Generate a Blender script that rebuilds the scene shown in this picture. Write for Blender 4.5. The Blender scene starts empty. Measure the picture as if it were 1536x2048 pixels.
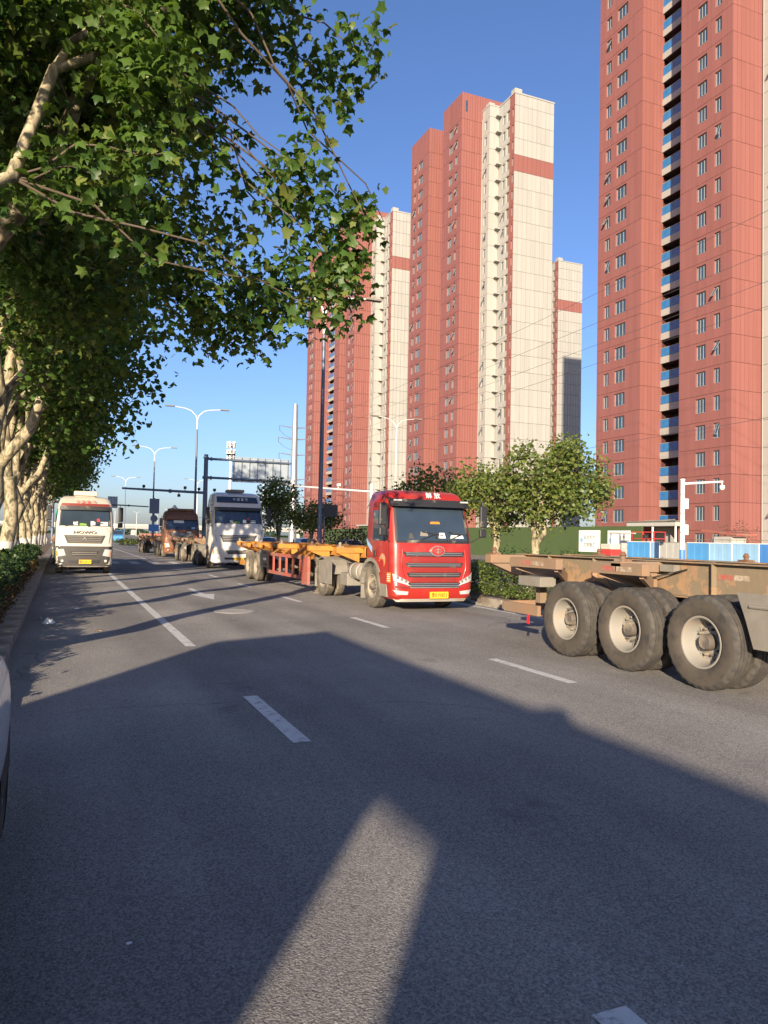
import bpy, math, random
import numpy as np
from mathutils import Vector, Matrix, Quaternion
from math import sin, cos, pi, radians

SC = bpy.context.scene
COL = SC.collection

# ------------------------------------------------------------------ camera
YAW, PITCH, ROLL, CAMH = radians(22.9), radians(1.92), radians(1.15), 1.65
c0 = Vector((sin(YAW), cos(YAW), 0)); r0 = Vector((cos(YAW), -sin(YAW), 0)); u0 = Vector((0, 0, 1))
fw = c0 * cos(PITCH) + u0 * sin(PITCH)
up0 = -c0 * sin(PITCH) + u0 * cos(PITCH)
rt = r0 * cos(ROLL) + up0 * sin(ROLL)
up = up0 * cos(ROLL) - r0 * sin(ROLL)
cd = bpy.data.cameras.new('camera')
cam = bpy.data.objects.new('camera', cd)
COL.objects.link(cam)
m = Matrix.Identity(4)
for i in range(3):
    m[i][0], m[i][1], m[i][2] = rt[i], up[i], -fw[i]
m[0][3], m[1][3], m[2][3] = 0, 0, CAMH
cam.matrix_world = m
cd.sensor_fit = 'VERTICAL'; cd.sensor_height = 36.0; cd.sensor_width = 27.0
cd.lens = 1523.0 / 2048.0 * 36.0
cd.clip_start = 0.05; cd.clip_end = 6000
SC.camera = cam

# ------------------------------------------------------------------ world and sun
ELEV, AZ = radians(14.0), radians(33.8)          # shadows run AZ to the right of the road direction (+Y)
w = bpy.data.worlds.new('World'); SC.world = w; w.use_nodes = True
nt = w.node_tree; nt.nodes.clear()
sky = nt.nodes.new('ShaderNodeTexSky'); sky.sky_type = 'NISHITA'; sky.sun_disc = False
sky.sun_elevation = ELEV; sky.sun_rotation = radians(180) + AZ
sky.altitude = 50; sky.air_density = 1.0; sky.dust_density = 1.15; sky.ozone_density = 4.4
bg = nt.nodes.new('ShaderNodeBackground'); bg.inputs['Strength'].default_value = 0.088
wo = nt.nodes.new('ShaderNodeOutputWorld')
wb = nt.nodes.new('ShaderNodeMixRGB'); wb.blend_type = 'MULTIPLY'; wb.inputs[0].default_value = 1; wb.inputs[2].default_value = (1.06, 0.975, 1.10, 1)   # white balance of the whole sky
nt.links.new(sky.outputs[0], wb.inputs[1]); nt.links.new(wb.outputs[0], bg.inputs[0]); nt.links.new(bg.outputs[0], wo.inputs[0])
sd = bpy.data.lights.new('sun', 'SUN'); sd.energy = 5.0; sd.angle = radians(0.55); sd.color = (1.0, 0.83, 0.62)
so = bpy.data.objects.new('sun', sd); COL.objects.link(so)
SUNV = Vector((-sin(AZ) * cos(ELEV), -cos(AZ) * cos(ELEV), sin(ELEV)))
so.rotation_euler = (-SUNV).to_track_quat('-Z', 'Y').to_euler()
so.location = SUNV * 100
vs = SC.view_settings
vs.view_transform = 'Standard'; vs.look = 'None'; vs.gamma = 1; vs.use_curve_mapping = False
vs.exposure = 1.12

# ------------------------------------------------------------------ helpers
def tag(o, label=None, cat=None, group=None, kind=None):
    if label: o['label'] = label
    if cat: o['category'] = cat
    if group: o['group'] = group
    if kind: o['kind'] = kind
    return o

def thing(name, label, cat, loc=(0, 0, 0), rz=0.0, group=None):
    o = bpy.data.objects.new(name, None); COL.objects.link(o)
    o.empty_display_size = 0.3
    o.location = loc; o.rotation_euler = (0, 0, rz)
    return tag(o, label, cat, group)

def link_mesh(name, me, parent=None, loc=None, rot=None):
    o = bpy.data.objects.new(name, me); COL.objects.link(o)
    if parent is not None: o.parent = parent
    if loc is not None: o.location = loc
    if rot is not None: o.rotation_euler = rot
    return o

KIDS = {}
def copy_tree(o, parent=None, label=None, loc=None, rz=None):
    """copy a thing with its parts and their sub-parts (mesh data shared)"""
    kids = {}
    for x in COL.objects:
        if x.parent is not None: kids.setdefault(x.parent.name, []).append(x)
    def rec(s, par):
        c = s.copy(); COL.objects.link(c)
        if par is not None: c.parent = par
        for k in kids.get(s.name, []): rec(k, c)
        return c
    r = rec(o, parent)
    if label: r['label'] = label
    if loc is not None: r.location = loc
    if rz is not None: r.rotation_euler = (0, 0, rz)
    return r

class MB:
    """collects shapes into one mesh"""
    def __init__(s): s.v = []; s.f = []; s.m = []
    def add(s, vs, fs, m=0):
        b = len(s.v); s.v.extend([tuple(p) for p in vs])
        for f in fs: s.f.append([i + b for i in f]); s.m.append(m)
        return s
    def box(s, x0, x1, y0, y1, z0, z1, m=0):
        if x0 > x1: x0, x1 = x1, x0
        if y0 > y1: y0, y1 = y1, y0
        if z0 > z1: z0, z1 = z1, z0
        vs = [(x0, y0, z0), (x1, y0, z0), (x1, y1, z0), (x0, y1, z0), (x0, y0, z1), (x1, y0, z1), (x1, y1, z1), (x0, y1, z1)]
        return s.add(vs, [(0, 3, 2, 1), (4, 5, 6, 7), (0, 1, 5, 4), (1, 2, 6, 5), (2, 3, 7, 6), (3, 0, 4, 7)], m)
    def bar(s, p, q, w, h, m=0, upv=(0, 0, 1)):
        p, q = Vector(p), Vector(q); d = (q - p).normalized(); u = Vector(upv)
        if abs(d.dot(u)) > 0.98: u = Vector((0, 1, 0))
        a = d.cross(u).normalized() * (w / 2); b = a.cross(d).normalized() * (h / 2)
        vs = [p - a - b, p + a - b, p + a + b, p - a + b, q - a - b, q + a - b, q + a + b, q - a + b]
        return s.add(vs, [(0, 1, 2, 3), (4, 7, 6, 5), (0, 4, 5, 1), (1, 5, 6, 2), (2, 6, 7, 3), (3, 7, 4, 0)], m)
    def tube(s, pts, rad, n=8, m=0, cap=True):
        pts = [Vector(p) for p in pts]
        if not hasattr(rad, '__len__'): rad = [rad] * len(pts)
        ref = Vector((0, 0, 1)); d0 = (pts[-1] - pts[0])
        if d0.length < 1e-6: d0 = Vector((0, 0, 1))
        if abs(d0.normalized().z) > 0.9: ref = Vector((1, 0, 0))
        vs = []; fs = []
        for i, p in enumerate(pts):
            d = (pts[min(i + 1, len(pts) - 1)] - pts[max(i - 1, 0)])
            d = d.normalized() if d.length > 1e-9 else Vector((0, 0, 1))
            a = d.cross(ref)
            a = a.normalized() if a.length > 1e-6 else Vector((0, 1, 0))
            b = d.cross(a)
            for k in range(n):
                t = 2 * pi * k / n
                vs.append(p + (a * cos(t) + b * sin(t)) * rad[i])
        for i in range(len(pts) - 1):
            for k in range(n):
                k2 = (k + 1) % n
                fs.append((i * n + k, (i + 1) * n + k, (i + 1) * n + k2, i * n + k2))
        if cap:
            fs.append(tuple(range(n))); fs.append(tuple((len(pts) - 1) * n + k for k in reversed(range(n))))
        return s.add(vs, fs, m)
    def lathe(s, prof, n=24, axis='x', c=(0, 0, 0), m=0, close=False, lug=None):
        """prof: list of (r, a) pairs, a along the axis"""
        vs = []; fs = []; c = Vector(c)
        for j, (r, a) in enumerate(prof):
            for k in range(n):
                t = 2 * pi * k / n
                rr = r
                if lug and j in lug and (k % 4 < 2): rr = r - lug[j]
                if axis == 'x': vs.append(c + Vector((a, rr * cos(t), rr * sin(t))))
                elif axis == 'y': vs.append(c + Vector((rr * cos(t), a, rr * sin(t))))
                else: vs.append(c + Vector((rr * cos(t), rr * sin(t), a)))
        J = len(prof)
        for j in range(J if close else J - 1):
            j2 = (j + 1) % J
            for k in range(n):
                k2 = (k + 1) % n
                fs.append((j * n + k, j * n + k2, j2 * n + k2, j2 * n + k))
        return s.add(vs, fs, m)
    def disc(s, r, a, n=24, axis='x', c=(0, 0, 0), m=0, flip=False):
        c = Vector(c); vs = []
        for k in range(n):
            t = 2 * pi * k / n
            vs.append(c + (Vector((a, r * cos(t), r * sin(t))) if axis == 'x' else Vector((r * cos(t), a, r * sin(t))) if axis == 'y' else Vector((r * cos(t), r * sin(t), a))))
        f = tuple(range(n))
        return s.add(vs, [tuple(reversed(f)) if flip else f], m)
    def prism(s, poly, a0, a1, axis='x', m=0):
        """extrude a 2D polygon: axis x -> (y,z), axis y -> (x,z), axis z -> (x,y)"""
        n = len(poly)
        def P(p, a): return (a, p[0], p[1]) if axis == 'x' else (p[0], a, p[1]) if axis == 'y' else (p[0], p[1], a)
        vs = [P(p, a0) for p in poly] + [P(p, a1) for p in poly]
        fs = [tuple(reversed(range(n))), tuple(range(n, 2 * n))]
        for k in range(n):
            k2 = (k + 1) % n; fs.append((k, k2, n + k2, n + k))
        return s.add(vs, fs, m)
    def mesh(s, name, mats, smooth=None):
        me = bpy.data.meshes.new(name)
        me.from_pydata(s.v, [], s.f)
        if not isinstance(mats, (list, tuple)): mats = [mats]
        for x in mats: me.materials.append(x)
        if len(mats) > 1: me.polygons.foreach_set('material_index', s.m)
        if smooth is not None:
            me.polygons.foreach_set('use_smooth', [True] * len(me.polygons))
            me.set_sharp_from_angle(angle=radians(smooth))
        me.update()
        return me
    def build(s, name, mats, parent=None, smooth=None, loc=None, bevel=0.0, recalc=True):
        me = s.mesh(name, mats, smooth)
        if recalc: fix_normals(me)
        o = link_mesh(name, me, parent, loc)
        if bevel:
            b = o.modifiers.new('bevel', 'BEVEL'); b.width = bevel; b.segments = 2; b.limit_method = 'ANGLE'; b.angle_limit = radians(35)
        return o

def fix_normals(me):
    import bmesh
    bm = bmesh.new(); bm.from_mesh(me)
    bmesh.ops.recalc_face_normals(bm, faces=bm.faces[:])
    bm.to_mesh(me); bm.free()

def text_mesh(name, body, size, mat_, parent, loc, rot=(pi / 2, 0, 0), depth=0.004, align='CENTER', sx=1.0):
    cu = bpy.data.curves.new(name, 'FONT'); cu.body = body; cu.size = size; cu.extrude = depth
    cu.align_x = align; cu.align_y = 'CENTER'; cu.resolution_u = 3
    t = bpy.data.objects.new('tmp', cu); COL.objects.link(t)
    bpy.context.view_layer.update()
    me = bpy.data.meshes.new_from_object(t.evaluated_get(bpy.context.evaluated_depsgraph_get()))
    bpy.data.objects.remove(t); me.name = name
    me.materials.clear(); me.materials.append(mat_)
    o = link_mesh(name, me, parent, loc, rot)
    o.scale = (sx, 1, 1)
    return o

# ------------------------------------------------------------------ materials
def new_mat(name):
    mt = bpy.data.materials.new(name); mt.use_nodes = True
    nt = mt.node_tree; b = nt.nodes['Principled BSDF']
    return mt, nt, b

def M(name, col, rough=0.6, metal=0.0, var=0.15, vs=2.5, bump=0.0, bs=40, dirt=None, dam=0.4, ds=1.3, coat=0.0, spec=0.5, dfall=0.12):
    """painted or plain surface: base colour with tonal noise, optional dust/rust patches and fine relief"""
    mt, nt, b = new_mat(name)
    L = nt.links.new
    tc = nt.nodes.new('ShaderNodeTexCoord')
    n1 = nt.nodes.new('ShaderNodeTexNoise'); n1.inputs['Scale'].default_value = vs; n1.inputs['Detail'].default_value = 6
    L(tc.outputs['Object'], n1.inputs['Vector'])
    mix = nt.nodes.new('ShaderNodeMixRGB')
    mix.inputs[1].default_value = (*[max(0, c * (1 - var)) for c in col], 1)
    mix.inputs[2].default_value = (*[min(1, c * (1 + var)) for c in col], 1)
    L(n1.outputs[0], mix.inputs[0])
    out = mix.outputs[0]
    if dirt:
        n2 = nt.nodes.new('ShaderNodeTexNoise'); n2.inputs['Scale'].default_value = ds; n2.inputs['Detail'].default_value = 9; n2.inputs['Roughness'].default_value = 0.65
        L(tc.outputs['Object'], n2.inputs['Vector'])
        rp = nt.nodes.new('ShaderNodeValToRGB')
        rp.color_ramp.elements[0].position = 0.62 - dam * 0.5; rp.color_ramp.elements[1].position = 0.62 - dam * 0.5 + dfall
        L(n2.outputs[0], rp.inputs[0])
        mx = nt.nodes.new('ShaderNodeMixRGB'); mx.inputs[2].default_value = (*dirt, 1)
        L(rp.outputs[0], mx.inputs[0]); L(out, mx.inputs[1]); out = mx.outputs[0]
        mr = nt.nodes.new('ShaderNodeMapRange'); mr.inputs['To Min'].default_value = rough; mr.inputs['To Max'].default_value = max(rough, 0.85)
        L(rp.outputs[0], mr.inputs['Value']); L(mr.outputs[0], b.inputs['Roughness'])
    else:
        b.inputs['Roughness'].default_value = rough
    L(out, b.inputs['Base Color'])
    b.inputs['Metallic'].default_value = metal
    b.inputs['Specular IOR Level'].default_value = spec
    if coat: b.inputs['Coat Weight'].default_value = coat; b.inputs['Coat Roughness'].default_value = 0.08
    if bump:
        n3 = nt.nodes.new('ShaderNodeTexNoise'); n3.inputs['Scale'].default_value = bs; n3.inputs['Detail'].default_value = 5
        L(tc.outputs['Object'], n3.inputs['Vector'])
        bp = nt.nodes.new('ShaderNodeBump'); bp.inputs['Strength'].default_value = bump; bp.inputs['Distance'].default_value = 0.01
        L(n3.outputs[0], bp.inputs['Height']); L(bp.outputs[0], b.inputs['Normal'])
    return mt

def glass_mat(name, col, rough=0.05, spec=0.8):
    mt, nt, b = new_mat(name)
    L = nt.links.new
    tc = nt.nodes.new('ShaderNodeTexCoord'); n = nt.nodes.new('ShaderNodeTexNoise'); n.inputs['Scale'].default_value = 1.4; n.inputs['Detail'].default_value = 3
    L(tc.outputs['Object'], n.inputs['Vector'])
    mx = nt.nodes.new('ShaderNodeMixRGB'); mx.inputs[1].default_value = (*[c * 0.6 for c in col], 1); mx.inputs[2].default_value = (*[c * 1.5 for c in col], 1)
    L(n.outputs[0], mx.inputs[0]); L(mx.outputs[0], b.inputs['Base Color'])
    b.inputs['Roughness'].default_value = rough; b.inputs['Specular IOR Level'].default_value = spec
    return mt

def asphalt_mat(name, base):
    mt, nt, b = new_mat(name); L = nt.links.new
    tc = nt.nodes.new('ShaderNodeTexCoord')
    def noise(sc, det=4, rough=0.55):
        n = nt.nodes.new('ShaderNodeTexNoise'); n.inputs['Scale'].default_value = sc; n.inputs['Detail'].default_value = det; n.inputs['Roughness'].default_value = rough
        L(tc.outputs['Object'], n.inputs['Vector']); return n
    def ramp(src, p0, c0_, p1, c1_):
        r = nt.nodes.new('ShaderNodeValToRGB'); r.color_ramp.elements[0].position = p0; r.color_ramp.elements[1].position = p1
        r.color_ramp.elements[0].color = (*c0_, 1); r.color_ramp.elements[1].color = (*c1_, 1); L(src, r.inputs[0]); return r
    def mul(a, b_, f=1.0):
        x = nt.nodes.new('ShaderNodeMixRGB'); x.blend_type = 'MULTIPLY'; x.inputs[0].default_value = f; L(a, x.inputs[1]); L(b_, x.inputs[2]); return x.outputs[0]
    big = ramp(noise(0.35, 8).outputs[0], 0.3, [c * 0.82 for c in base], 0.7, [c * 1.15 for c in base])
    vo = nt.nodes.new('ShaderNodeTexVoronoi'); vo.inputs['Scale'].default_value = 112; L(tc.outputs['Object'], vo.inputs['Vector'])
    vb = nt.nodes.new('ShaderNodeTexVoronoi'); vb.inputs['Scale'].default_value = 98; L(tc.outputs['Object'], vb.inputs['Vector'])
    stone = ramp(vo.outputs['Color'], 0.1, (0.60, 0.60, 0.61), 0.95, (1.46, 1.45, 1.42))
    fine = ramp(noise(260, 3).outputs[0], 0.35, (0.82, 0.82, 0.82), 0.7, (1.15, 1.15, 1.15))
    st = nt.nodes.new('ShaderNodeMapping'); st.inputs['Scale'].default_value = (0.9, 0.10, 1); L(tc.outputs['Object'], st.inputs[0])
    sn = nt.nodes.new('ShaderNodeTexNoise'); sn.inputs['Scale'].default_value = 1.0; sn.inputs['Detail'].default_value = 5; L(st.outputs[0], sn.inputs['Vector'])
    trk = ramp(sn.outputs[0], 0.35, (0.80, 0.80, 0.81), 0.65, (1.13, 1.13, 1.12))
    oil = ramp(noise(0.9, 5, 0.6).outputs[0], 0.28, (0.74, 0.74, 0.75), 0.37, (1, 1, 1))
    c = mul(big.outputs[0], stone.outputs[0]); c = mul(c, fine.outputs[0]); c = mul(c, trk.outputs[0]); c = mul(c, oil.outputs[0])
    dn = noise(0.8, 4); dv = nt.nodes.new('ShaderNodeVectorMath'); dv.operation = 'ADD'; L(tc.outputs['Object'], dv.inputs[0]); L(dn.outputs['Color'], dv.inputs[1])
    ck = nt.nodes.new('ShaderNodeTexVoronoi'); ck.feature = 'DISTANCE_TO_EDGE'; ck.inputs['Scale'].default_value = 0.22; L(dv.outputs[0], ck.inputs['Vector'])
    line = ramp(ck.outputs['Distance'], 0.0015, (0.45, 0.45, 0.46), 0.0035, (1, 1, 1)); mk = ramp(noise(0.17, 3).outputs[0], 0.50, (0, 0, 0), 0.58, (1, 1, 1))
    cm = nt.nodes.new('ShaderNodeMixRGB'); cm.blend_type = 'MULTIPLY'; L(mk.outputs[0], cm.inputs[0]); L(c, cm.inputs[1]); L(line.outputs[0], cm.inputs[2]); c = cm.outputs[0]
    L(c, b.inputs['Base Color']); b.inputs['Roughness'].default_value = 0.9; b.inputs['Specular IOR Level'].default_value = 0.08
    add = nt.nodes.new('ShaderNodeMath'); add.operation = 'ADD'
    L(vb.outputs['Distance'], add.inputs[0]); L(noise(210, 5, 0.7).outputs[0], add.inputs[1])
    bp = nt.nodes.new('ShaderNodeBump'); bp.inputs['Strength'].default_value = 0.8; bp.inputs['Distance'].default_value = 0.009; bp.invert = True
    L(add.outputs[0], bp.inputs['Height']); L(bp.outputs[0], b.inputs['Normal'])
    return mt

def panel_mat(name, base):
    """cladding whose tone differs a little from panel to panel, with faint vertical streaks of dirt"""
    mt, nt, b = new_mat(name); L = nt.links.new
    g = nt.nodes.new('ShaderNodeNewGeometry'); oi = nt.nodes.new('ShaderNodeObjectInfo')
    ad = nt.nodes.new('ShaderNodeMath'); ad.operation = 'ADD'; L(g.outputs['Random Per Island'], ad.inputs[0]); L(oi.outputs['Random'], ad.inputs[1])
    fr = nt.nodes.new('ShaderNodeMath'); fr.operation = 'FRACT'; L(ad.outputs[0], fr.inputs[0])
    mp = nt.nodes.new('ShaderNodeMapping'); mp.inputs['Scale'].default_value = (1.6, 1.6, 0.06); L(g.outputs['Position'], mp.inputs[0])
    n = nt.nodes.new('ShaderNodeTexNoise'); n.inputs['Scale'].default_value = 1.0; n.inputs['Detail'].default_value = 6; L(mp.outputs[0], n.inputs['Vector'])
    m1 = nt.nodes.new('ShaderNodeMapRange'); m1.inputs['To Min'].default_value = 0.955; m1.inputs['To Max'].default_value = 1.045; L(fr.outputs[0], m1.inputs['Value'])
    m2 = nt.nodes.new('ShaderNodeMapRange'); m2.inputs['From Min'].default_value = 0.3; m2.inputs['From Max'].default_value = 0.7; m2.inputs['To Min'].default_value = 0.94; m2.inputs['To Max'].default_value = 1.04; L(n.outputs[0], m2.inputs['Value'])
    mu = nt.nodes.new('ShaderNodeMath'); mu.operation = 'MULTIPLY'; L(m1.outputs[0], mu.inputs[0]); L(m2.outputs[0], mu.inputs[1])
    vm = nt.nodes.new('ShaderNodeVectorMath'); vm.operation = 'SCALE'; vm.inputs[0].default_value = base; L(mu.outputs[0], vm.inputs['Scale'])
    L(vm.outputs[0], b.inputs['Base Color']); b.inputs['Roughness'].default_value = 0.6; b.inputs['Specular IOR Level'].default_value = 0.35
    return mt

def paint_mark_mat(name):
    mt, nt, b = new_mat(name); L = nt.links.new
    tc = nt.nodes.new('ShaderNodeTexCoord')
    n = nt.nodes.new('ShaderNodeTexNoise'); n.inputs['Scale'].default_value = 9; n.inputs['Detail'].default_value = 10; n.inputs['Roughness'].default_value = 0.72
    L(tc.outputs['Object'], n.inputs['Vector'])
    r = nt.nodes.new('ShaderNodeValToRGB'); e = r.color_ramp.elements
    e[0].position = 0.37; e[0].color = (0.22, 0.21, 0.20, 1); e[1].position = 0.46; e[1].color = (0.56, 0.55, 0.52, 1)
    x = e.new(0.75); x.color = (0.68, 0.66, 0.62, 1)
    L(n.outputs[0], r.inputs[0]); L(r.outputs[0], b.inputs['Base Color']); b.inputs['Roughness'].default_value = 0.75
    n2 = nt.nodes.new('ShaderNodeTexNoise'); n2.inputs['Scale'].default_value = 130; L(tc.outputs['Object'], n2.inputs['Vector'])
    bp = nt.nodes.new('ShaderNodeBump'); bp.inputs['Strength'].default_value = 0.5; bp.inputs['Distance'].default_value = 0.006
    L(n2.outputs[0], bp.inputs['Height']); L(bp.outputs[0], b.inputs['Normal'])
    return mt

def leaf_mat(name, cols, trans=0.35, gloss=0.45):
    """colour differs from leaf to leaf (random per island)"""
    mt, nt, b = new_mat(name); L = nt.links.new
    g = nt.nodes.new('ShaderNodeNewGeometry')
    r = nt.nodes.new('ShaderNodeValToRGB'); e = r.color_ramp.elements
    e[0].position = 0; e[0].color = (*cols[0], 1); e[1].position = 1; e[1].color = (*cols[-1], 1)
    for i, c in enumerate(cols[1:-1]):
        x = e.new((i + 1) / (len(cols) - 1)); x.color = (*c, 1)
    L(g.outputs['Random Per Island'], r.inputs[0])
    L(r.outputs[0], b.inputs['Base Color']); b.inputs['Roughness'].default_value = gloss
    b.inputs['Specular IOR Level'].default_value = 0.35
    tr = nt.nodes.new('ShaderNodeBsdfTranslucent')
    mu = nt.nodes.new('ShaderNodeMixRGB'); mu.blend_type = 'MULTIPLY'; mu.inputs[0].default_value = 1; mu.inputs[2].default_value = (1.25, 1.2, 0.5, 1)
    L(r.outputs[0], mu.inputs[1]); L(mu.outputs[0], tr.inputs['Color'])
    ms = nt.nodes.new('ShaderNodeMixShader'); ms.inputs[0].default_value = trans
    L(b.outputs[0], ms.inputs[1]); L(tr.outputs[0], ms.inputs[2])
    L(ms.outputs[0], nt.nodes['Material Output'].inputs['Surface'])
    return mt

def bark_mat(name, white_to=1.15):
    """plane tree bark, flaking cream and olive; the foot of the trunk is limewashed"""
    mt, nt, b = new_mat(name); L = nt.links.new
    tc = nt.nodes.new('ShaderNodeTexCoord')
    mp = nt.nodes.new('ShaderNodeMapping'); mp.inputs['Scale'].default_value = (1, 1, 0.55); L(tc.outputs['Object'], mp.inputs[0])
    n = nt.nodes.new('ShaderNodeTexNoise'); n.inputs['Scale'].default_value = 5.0; n.inputs['Detail'].default_value = 5; n.inputs['Distortion'].default_value = 0.8
    L(mp.outputs[0], n.inputs['Vector'])
    r = nt.nodes.new('ShaderNodeValToRGB'); r.color_ramp.interpolation = 'CONSTANT'; e = r.color_ramp.elements
    e[0].position = 0.0; e[0].color = (0.075, 0.062, 0.04, 1); e[1].position = 0.40; e[1].color = (0.15, 0.135, 0.08, 1)
    for p, c in ((0.47, (0.27, 0.225, 0.14)), (0.53, (0.36, 0.305, 0.20)), (0.60, (0.20, 0.175, 0.105)), (0.68, (0.31, 0.27, 0.185))):
        x = e.new(p); x.color = (*c, 1)
    L(n.outputs[0], r.inputs[0])
    sx = nt.nodes.new('ShaderNodeSeparateXYZ'); L(tc.outputs['Object'], sx.inputs[0])
    n2 = nt.nodes.new('ShaderNodeTexNoise'); n2.inputs['Scale'].default_value = 14; n2.inputs['Detail'].default_value = 6; L(tc.outputs['Object'], n2.inputs['Vector'])
    ad = nt.nodes.new('ShaderNodeMath'); ad.operation = 'MULTIPLY_ADD'; ad.inputs[1].default_value = 0.5; L(n2.outputs[0], ad.inputs[0]); L(sx.outputs['Z'], ad.inputs[2])
    lt = nt.nodes.new('ShaderNodeMath'); lt.operation = 'LESS_THAN'; lt.inputs[1].default_value = white_to + 0.25; L(ad.outputs[0], lt.inputs[0])
    gt = nt.nodes.new('ShaderNodeMath'); gt.operation = 'GREATER_THAN'; gt.inputs[1].default_value = 0.40; L(n2.outputs[0], gt.inputs[0])
    an = nt.nodes.new('ShaderNodeMath'); an.operation = 'MULTIPLY'; L(lt.outputs[0], an.inputs[0]); L(gt.outputs[0], an.inputs[1])
    mx = nt.nodes.new('ShaderNodeMixRGB'); mx.inputs[2].default_value = (0.46, 0.445, 0.42, 1)
    L(an.outputs[0], mx.inputs[0]); L(r.outputs[0], mx.inputs[1]); L(mx.outputs[0], b.inputs['Base Color'])
    b.inputs['Roughness'].default_value = 0.85
    bp = nt.nodes.new('ShaderNodeBump'); bp.inputs['Strength'].default_value = 0.5; bp.inputs['Distance'].default_value = 0.02
    L(n.outputs[0], bp.inputs['Height']); L(bp.outputs[0], b.inputs['Normal'])
    return mt

DUST = (0.27, 0.23, 0.17)
RUST = (0.20, 0.085, 0.035)
m_road = asphalt_mat('asphalt', (0.292, 0.278, 0.262))
m_road2 = asphalt_mat('asphalt_side', (0.23, 0.22, 0.20))
m_mark = paint_mark_mat('road_paint')
m_ground = M('dry_ground', (0.19, 0.165, 0.12), 0.95, var=0.35, vs=0.8, bump=0.6, bs=9)
m_soil = M('soil', (0.16, 0.115, 0.075), 0.95, var=0.4, vs=6, bump=0.8, bs=18)
m_kerb = M('kerb_granite', (0.30, 0.265, 0.22), 0.85, var=0.2, vs=8, bump=0.5, bs=60, dirt=(0.17, 0.14, 0.11), dam=0.3)
m_red = panel_mat('red_panel', (0.220, 0.086, 0.074))
m_redw = M('red_wall_joint', (0.07, 0.026, 0.021), 0.8)
m_cream = panel_mat('cream_panel', (0.312, 0.310, 0.288))
m_creamw = M('cream_wall_joint', (0.17, 0.145, 0.115), 0.8)
m_frame = M('window_frame_grey', (0.27, 0.275, 0.27), 0.45)
m_pane = glass_mat('window_glass', (0.035, 0.06, 0.09), 0.06)
m_bluefilm = glass_mat('balcony_glass_blue', (0.022, 0.135, 0.32), 0.15, 0.35)
m_dark = M('dark_interior', (0.02, 0.02, 0.022), 0.9)
m_black = M('black_plastic', (0.022, 0.022, 0.024), 0.5, dirt=DUST, dam=0.12)
m_rubber = M('tyre_rubber', (0.044, 0.041, 0.038), 0.85, var=0.3, vs=9, dirt=(0.10, 0.088, 0.072), dam=0.36, ds=7.0, dfall=0.35, bump=0.3, bs=50)
m_rubberd = M('tyre_rubber_dusty', (0.075, 0.066, 0.054), 0.9, var=0.3, vs=9, dirt=(0.20, 0.17, 0.125), dam=0.5, ds=3.0, dfall=0.3)
m_side = M('tyre_sidewall_dusty', (0.070, 0.058, 0.045), 0.9, var=0.25, vs=6, dirt=(0.034, 0.031, 0.028), dam=0.30, ds=6.0, dfall=0.2)
m_rim = M('rim_dusty_cream', (0.24, 0.228, 0.20), 0.6, var=0.15, vs=5, dirt=(0.26, 0.20, 0.14), dam=0.3, ds=5, dfall=0.3)
m_rimd = M('rim_dusty', (0.27, 0.245, 0.195), 0.8, var=0.2, vs=5, dirt=(0.23, 0.18, 0.12), dam=0.3, ds=5, dfall=0.3)
m_hub = M('hub_dark', (0.10, 0.085, 0.07), 0.7, dirt=DUST, dam=0.3)
m_rust = M('rusty_orange_paint', (0.275, 0.158, 0.088), 0.7, var=0.25, vs=3, dirt=(0.21, 0.15, 0.10), dam=0.55, ds=1.6, dfall=0.22, bump=0.25, bs=25)
m_rustpl = M('peeling_beam_paint', (0.31, 0.195, 0.11), 0.75, var=0.2, vs=4, dirt=(0.20, 0.155, 0.10), dam=0.36, ds=2.4, dfall=0.04, bump=0.5, bs=12)
m_rustdk = M('rusty_brown_steel', (0.15, 0.075, 0.042), 0.85, var=0.3, vs=4, dirt=DUST, dam=0.3)
m_yellow = M('orange_yellow_chassis', (0.46, 0.20, 0.032), 0.6, var=0.15, vs=2, dirt=(0.18, 0.09, 0.045), dam=0.30, ds=1.8, dfall=0.25)
m_redgate = M('faded_red_steel', (0.36, 0.085, 0.06), 0.65, var=0.15, dirt=(0.23, 0.14, 0.10), dam=0.35, ds=2)
m_chas = M('chassis_grey', (0.075, 0.068, 0.06), 0.75, dirt=(0.26, 0.22, 0.16), dam=0.5, ds=3, dfall=0.3)
m_dusty = M('dusty_grey_steel', (0.21, 0.195, 0.165), 0.75, var=0.25, vs=4, dirt=(0.16, 0.14, 0.115), dam=0.4, ds=3, dfall=0.35)
m_tank = M('aluminium_tank', (0.36, 0.335, 0.29), 0.5, metal=0.3, dirt=DUST, dam=0.4)
m_truckred = M('truck_red_paint', (0.32, 0.021, 0.015), 0.35, var=0.10, coat=0.25, dirt=(0.24, 0.10, 0.07), dam=0.22, ds=1.6, dfall=0.5)
m_reddark = M('truck_red_mesh', (0.16, 0.02, 0.015), 0.5)
m_truckcream = M('truck_cream_white', (0.50, 0.47, 0.39), 0.4, var=0.05, coat=0.2)
m_truckwhite = M('truck_white', (0.60, 0.58, 0.54), 0.35, var=0.05, coat=0.3)
m_truckbrown = M('truck_orange_brown', (0.17, 0.062, 0.024), 0.45, var=0.12, dirt=(0.16, 0.09, 0.05), dam=0.25)
m_bumpgrey = M('bumper_grey_plastic', (0.050, 0.047, 0.043), 0.6, var=0.15, dirt=(0.075, 0.068, 0.058), dam=0.2, dfall=0.3)
m_wind = glass_mat('windscreen_glass', (0.028, 0.042, 0.06), 0.03, 0.9)
m_chrome = M('bright_metal', (0.62, 0.60, 0.56), 0.28, metal=0.8, var=0.05)
m_lamp = M('lamp_glass_clear', (0.42, 0.42, 0.41), 0.15, var=0.25, vs=30, coat=0.6)
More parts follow.
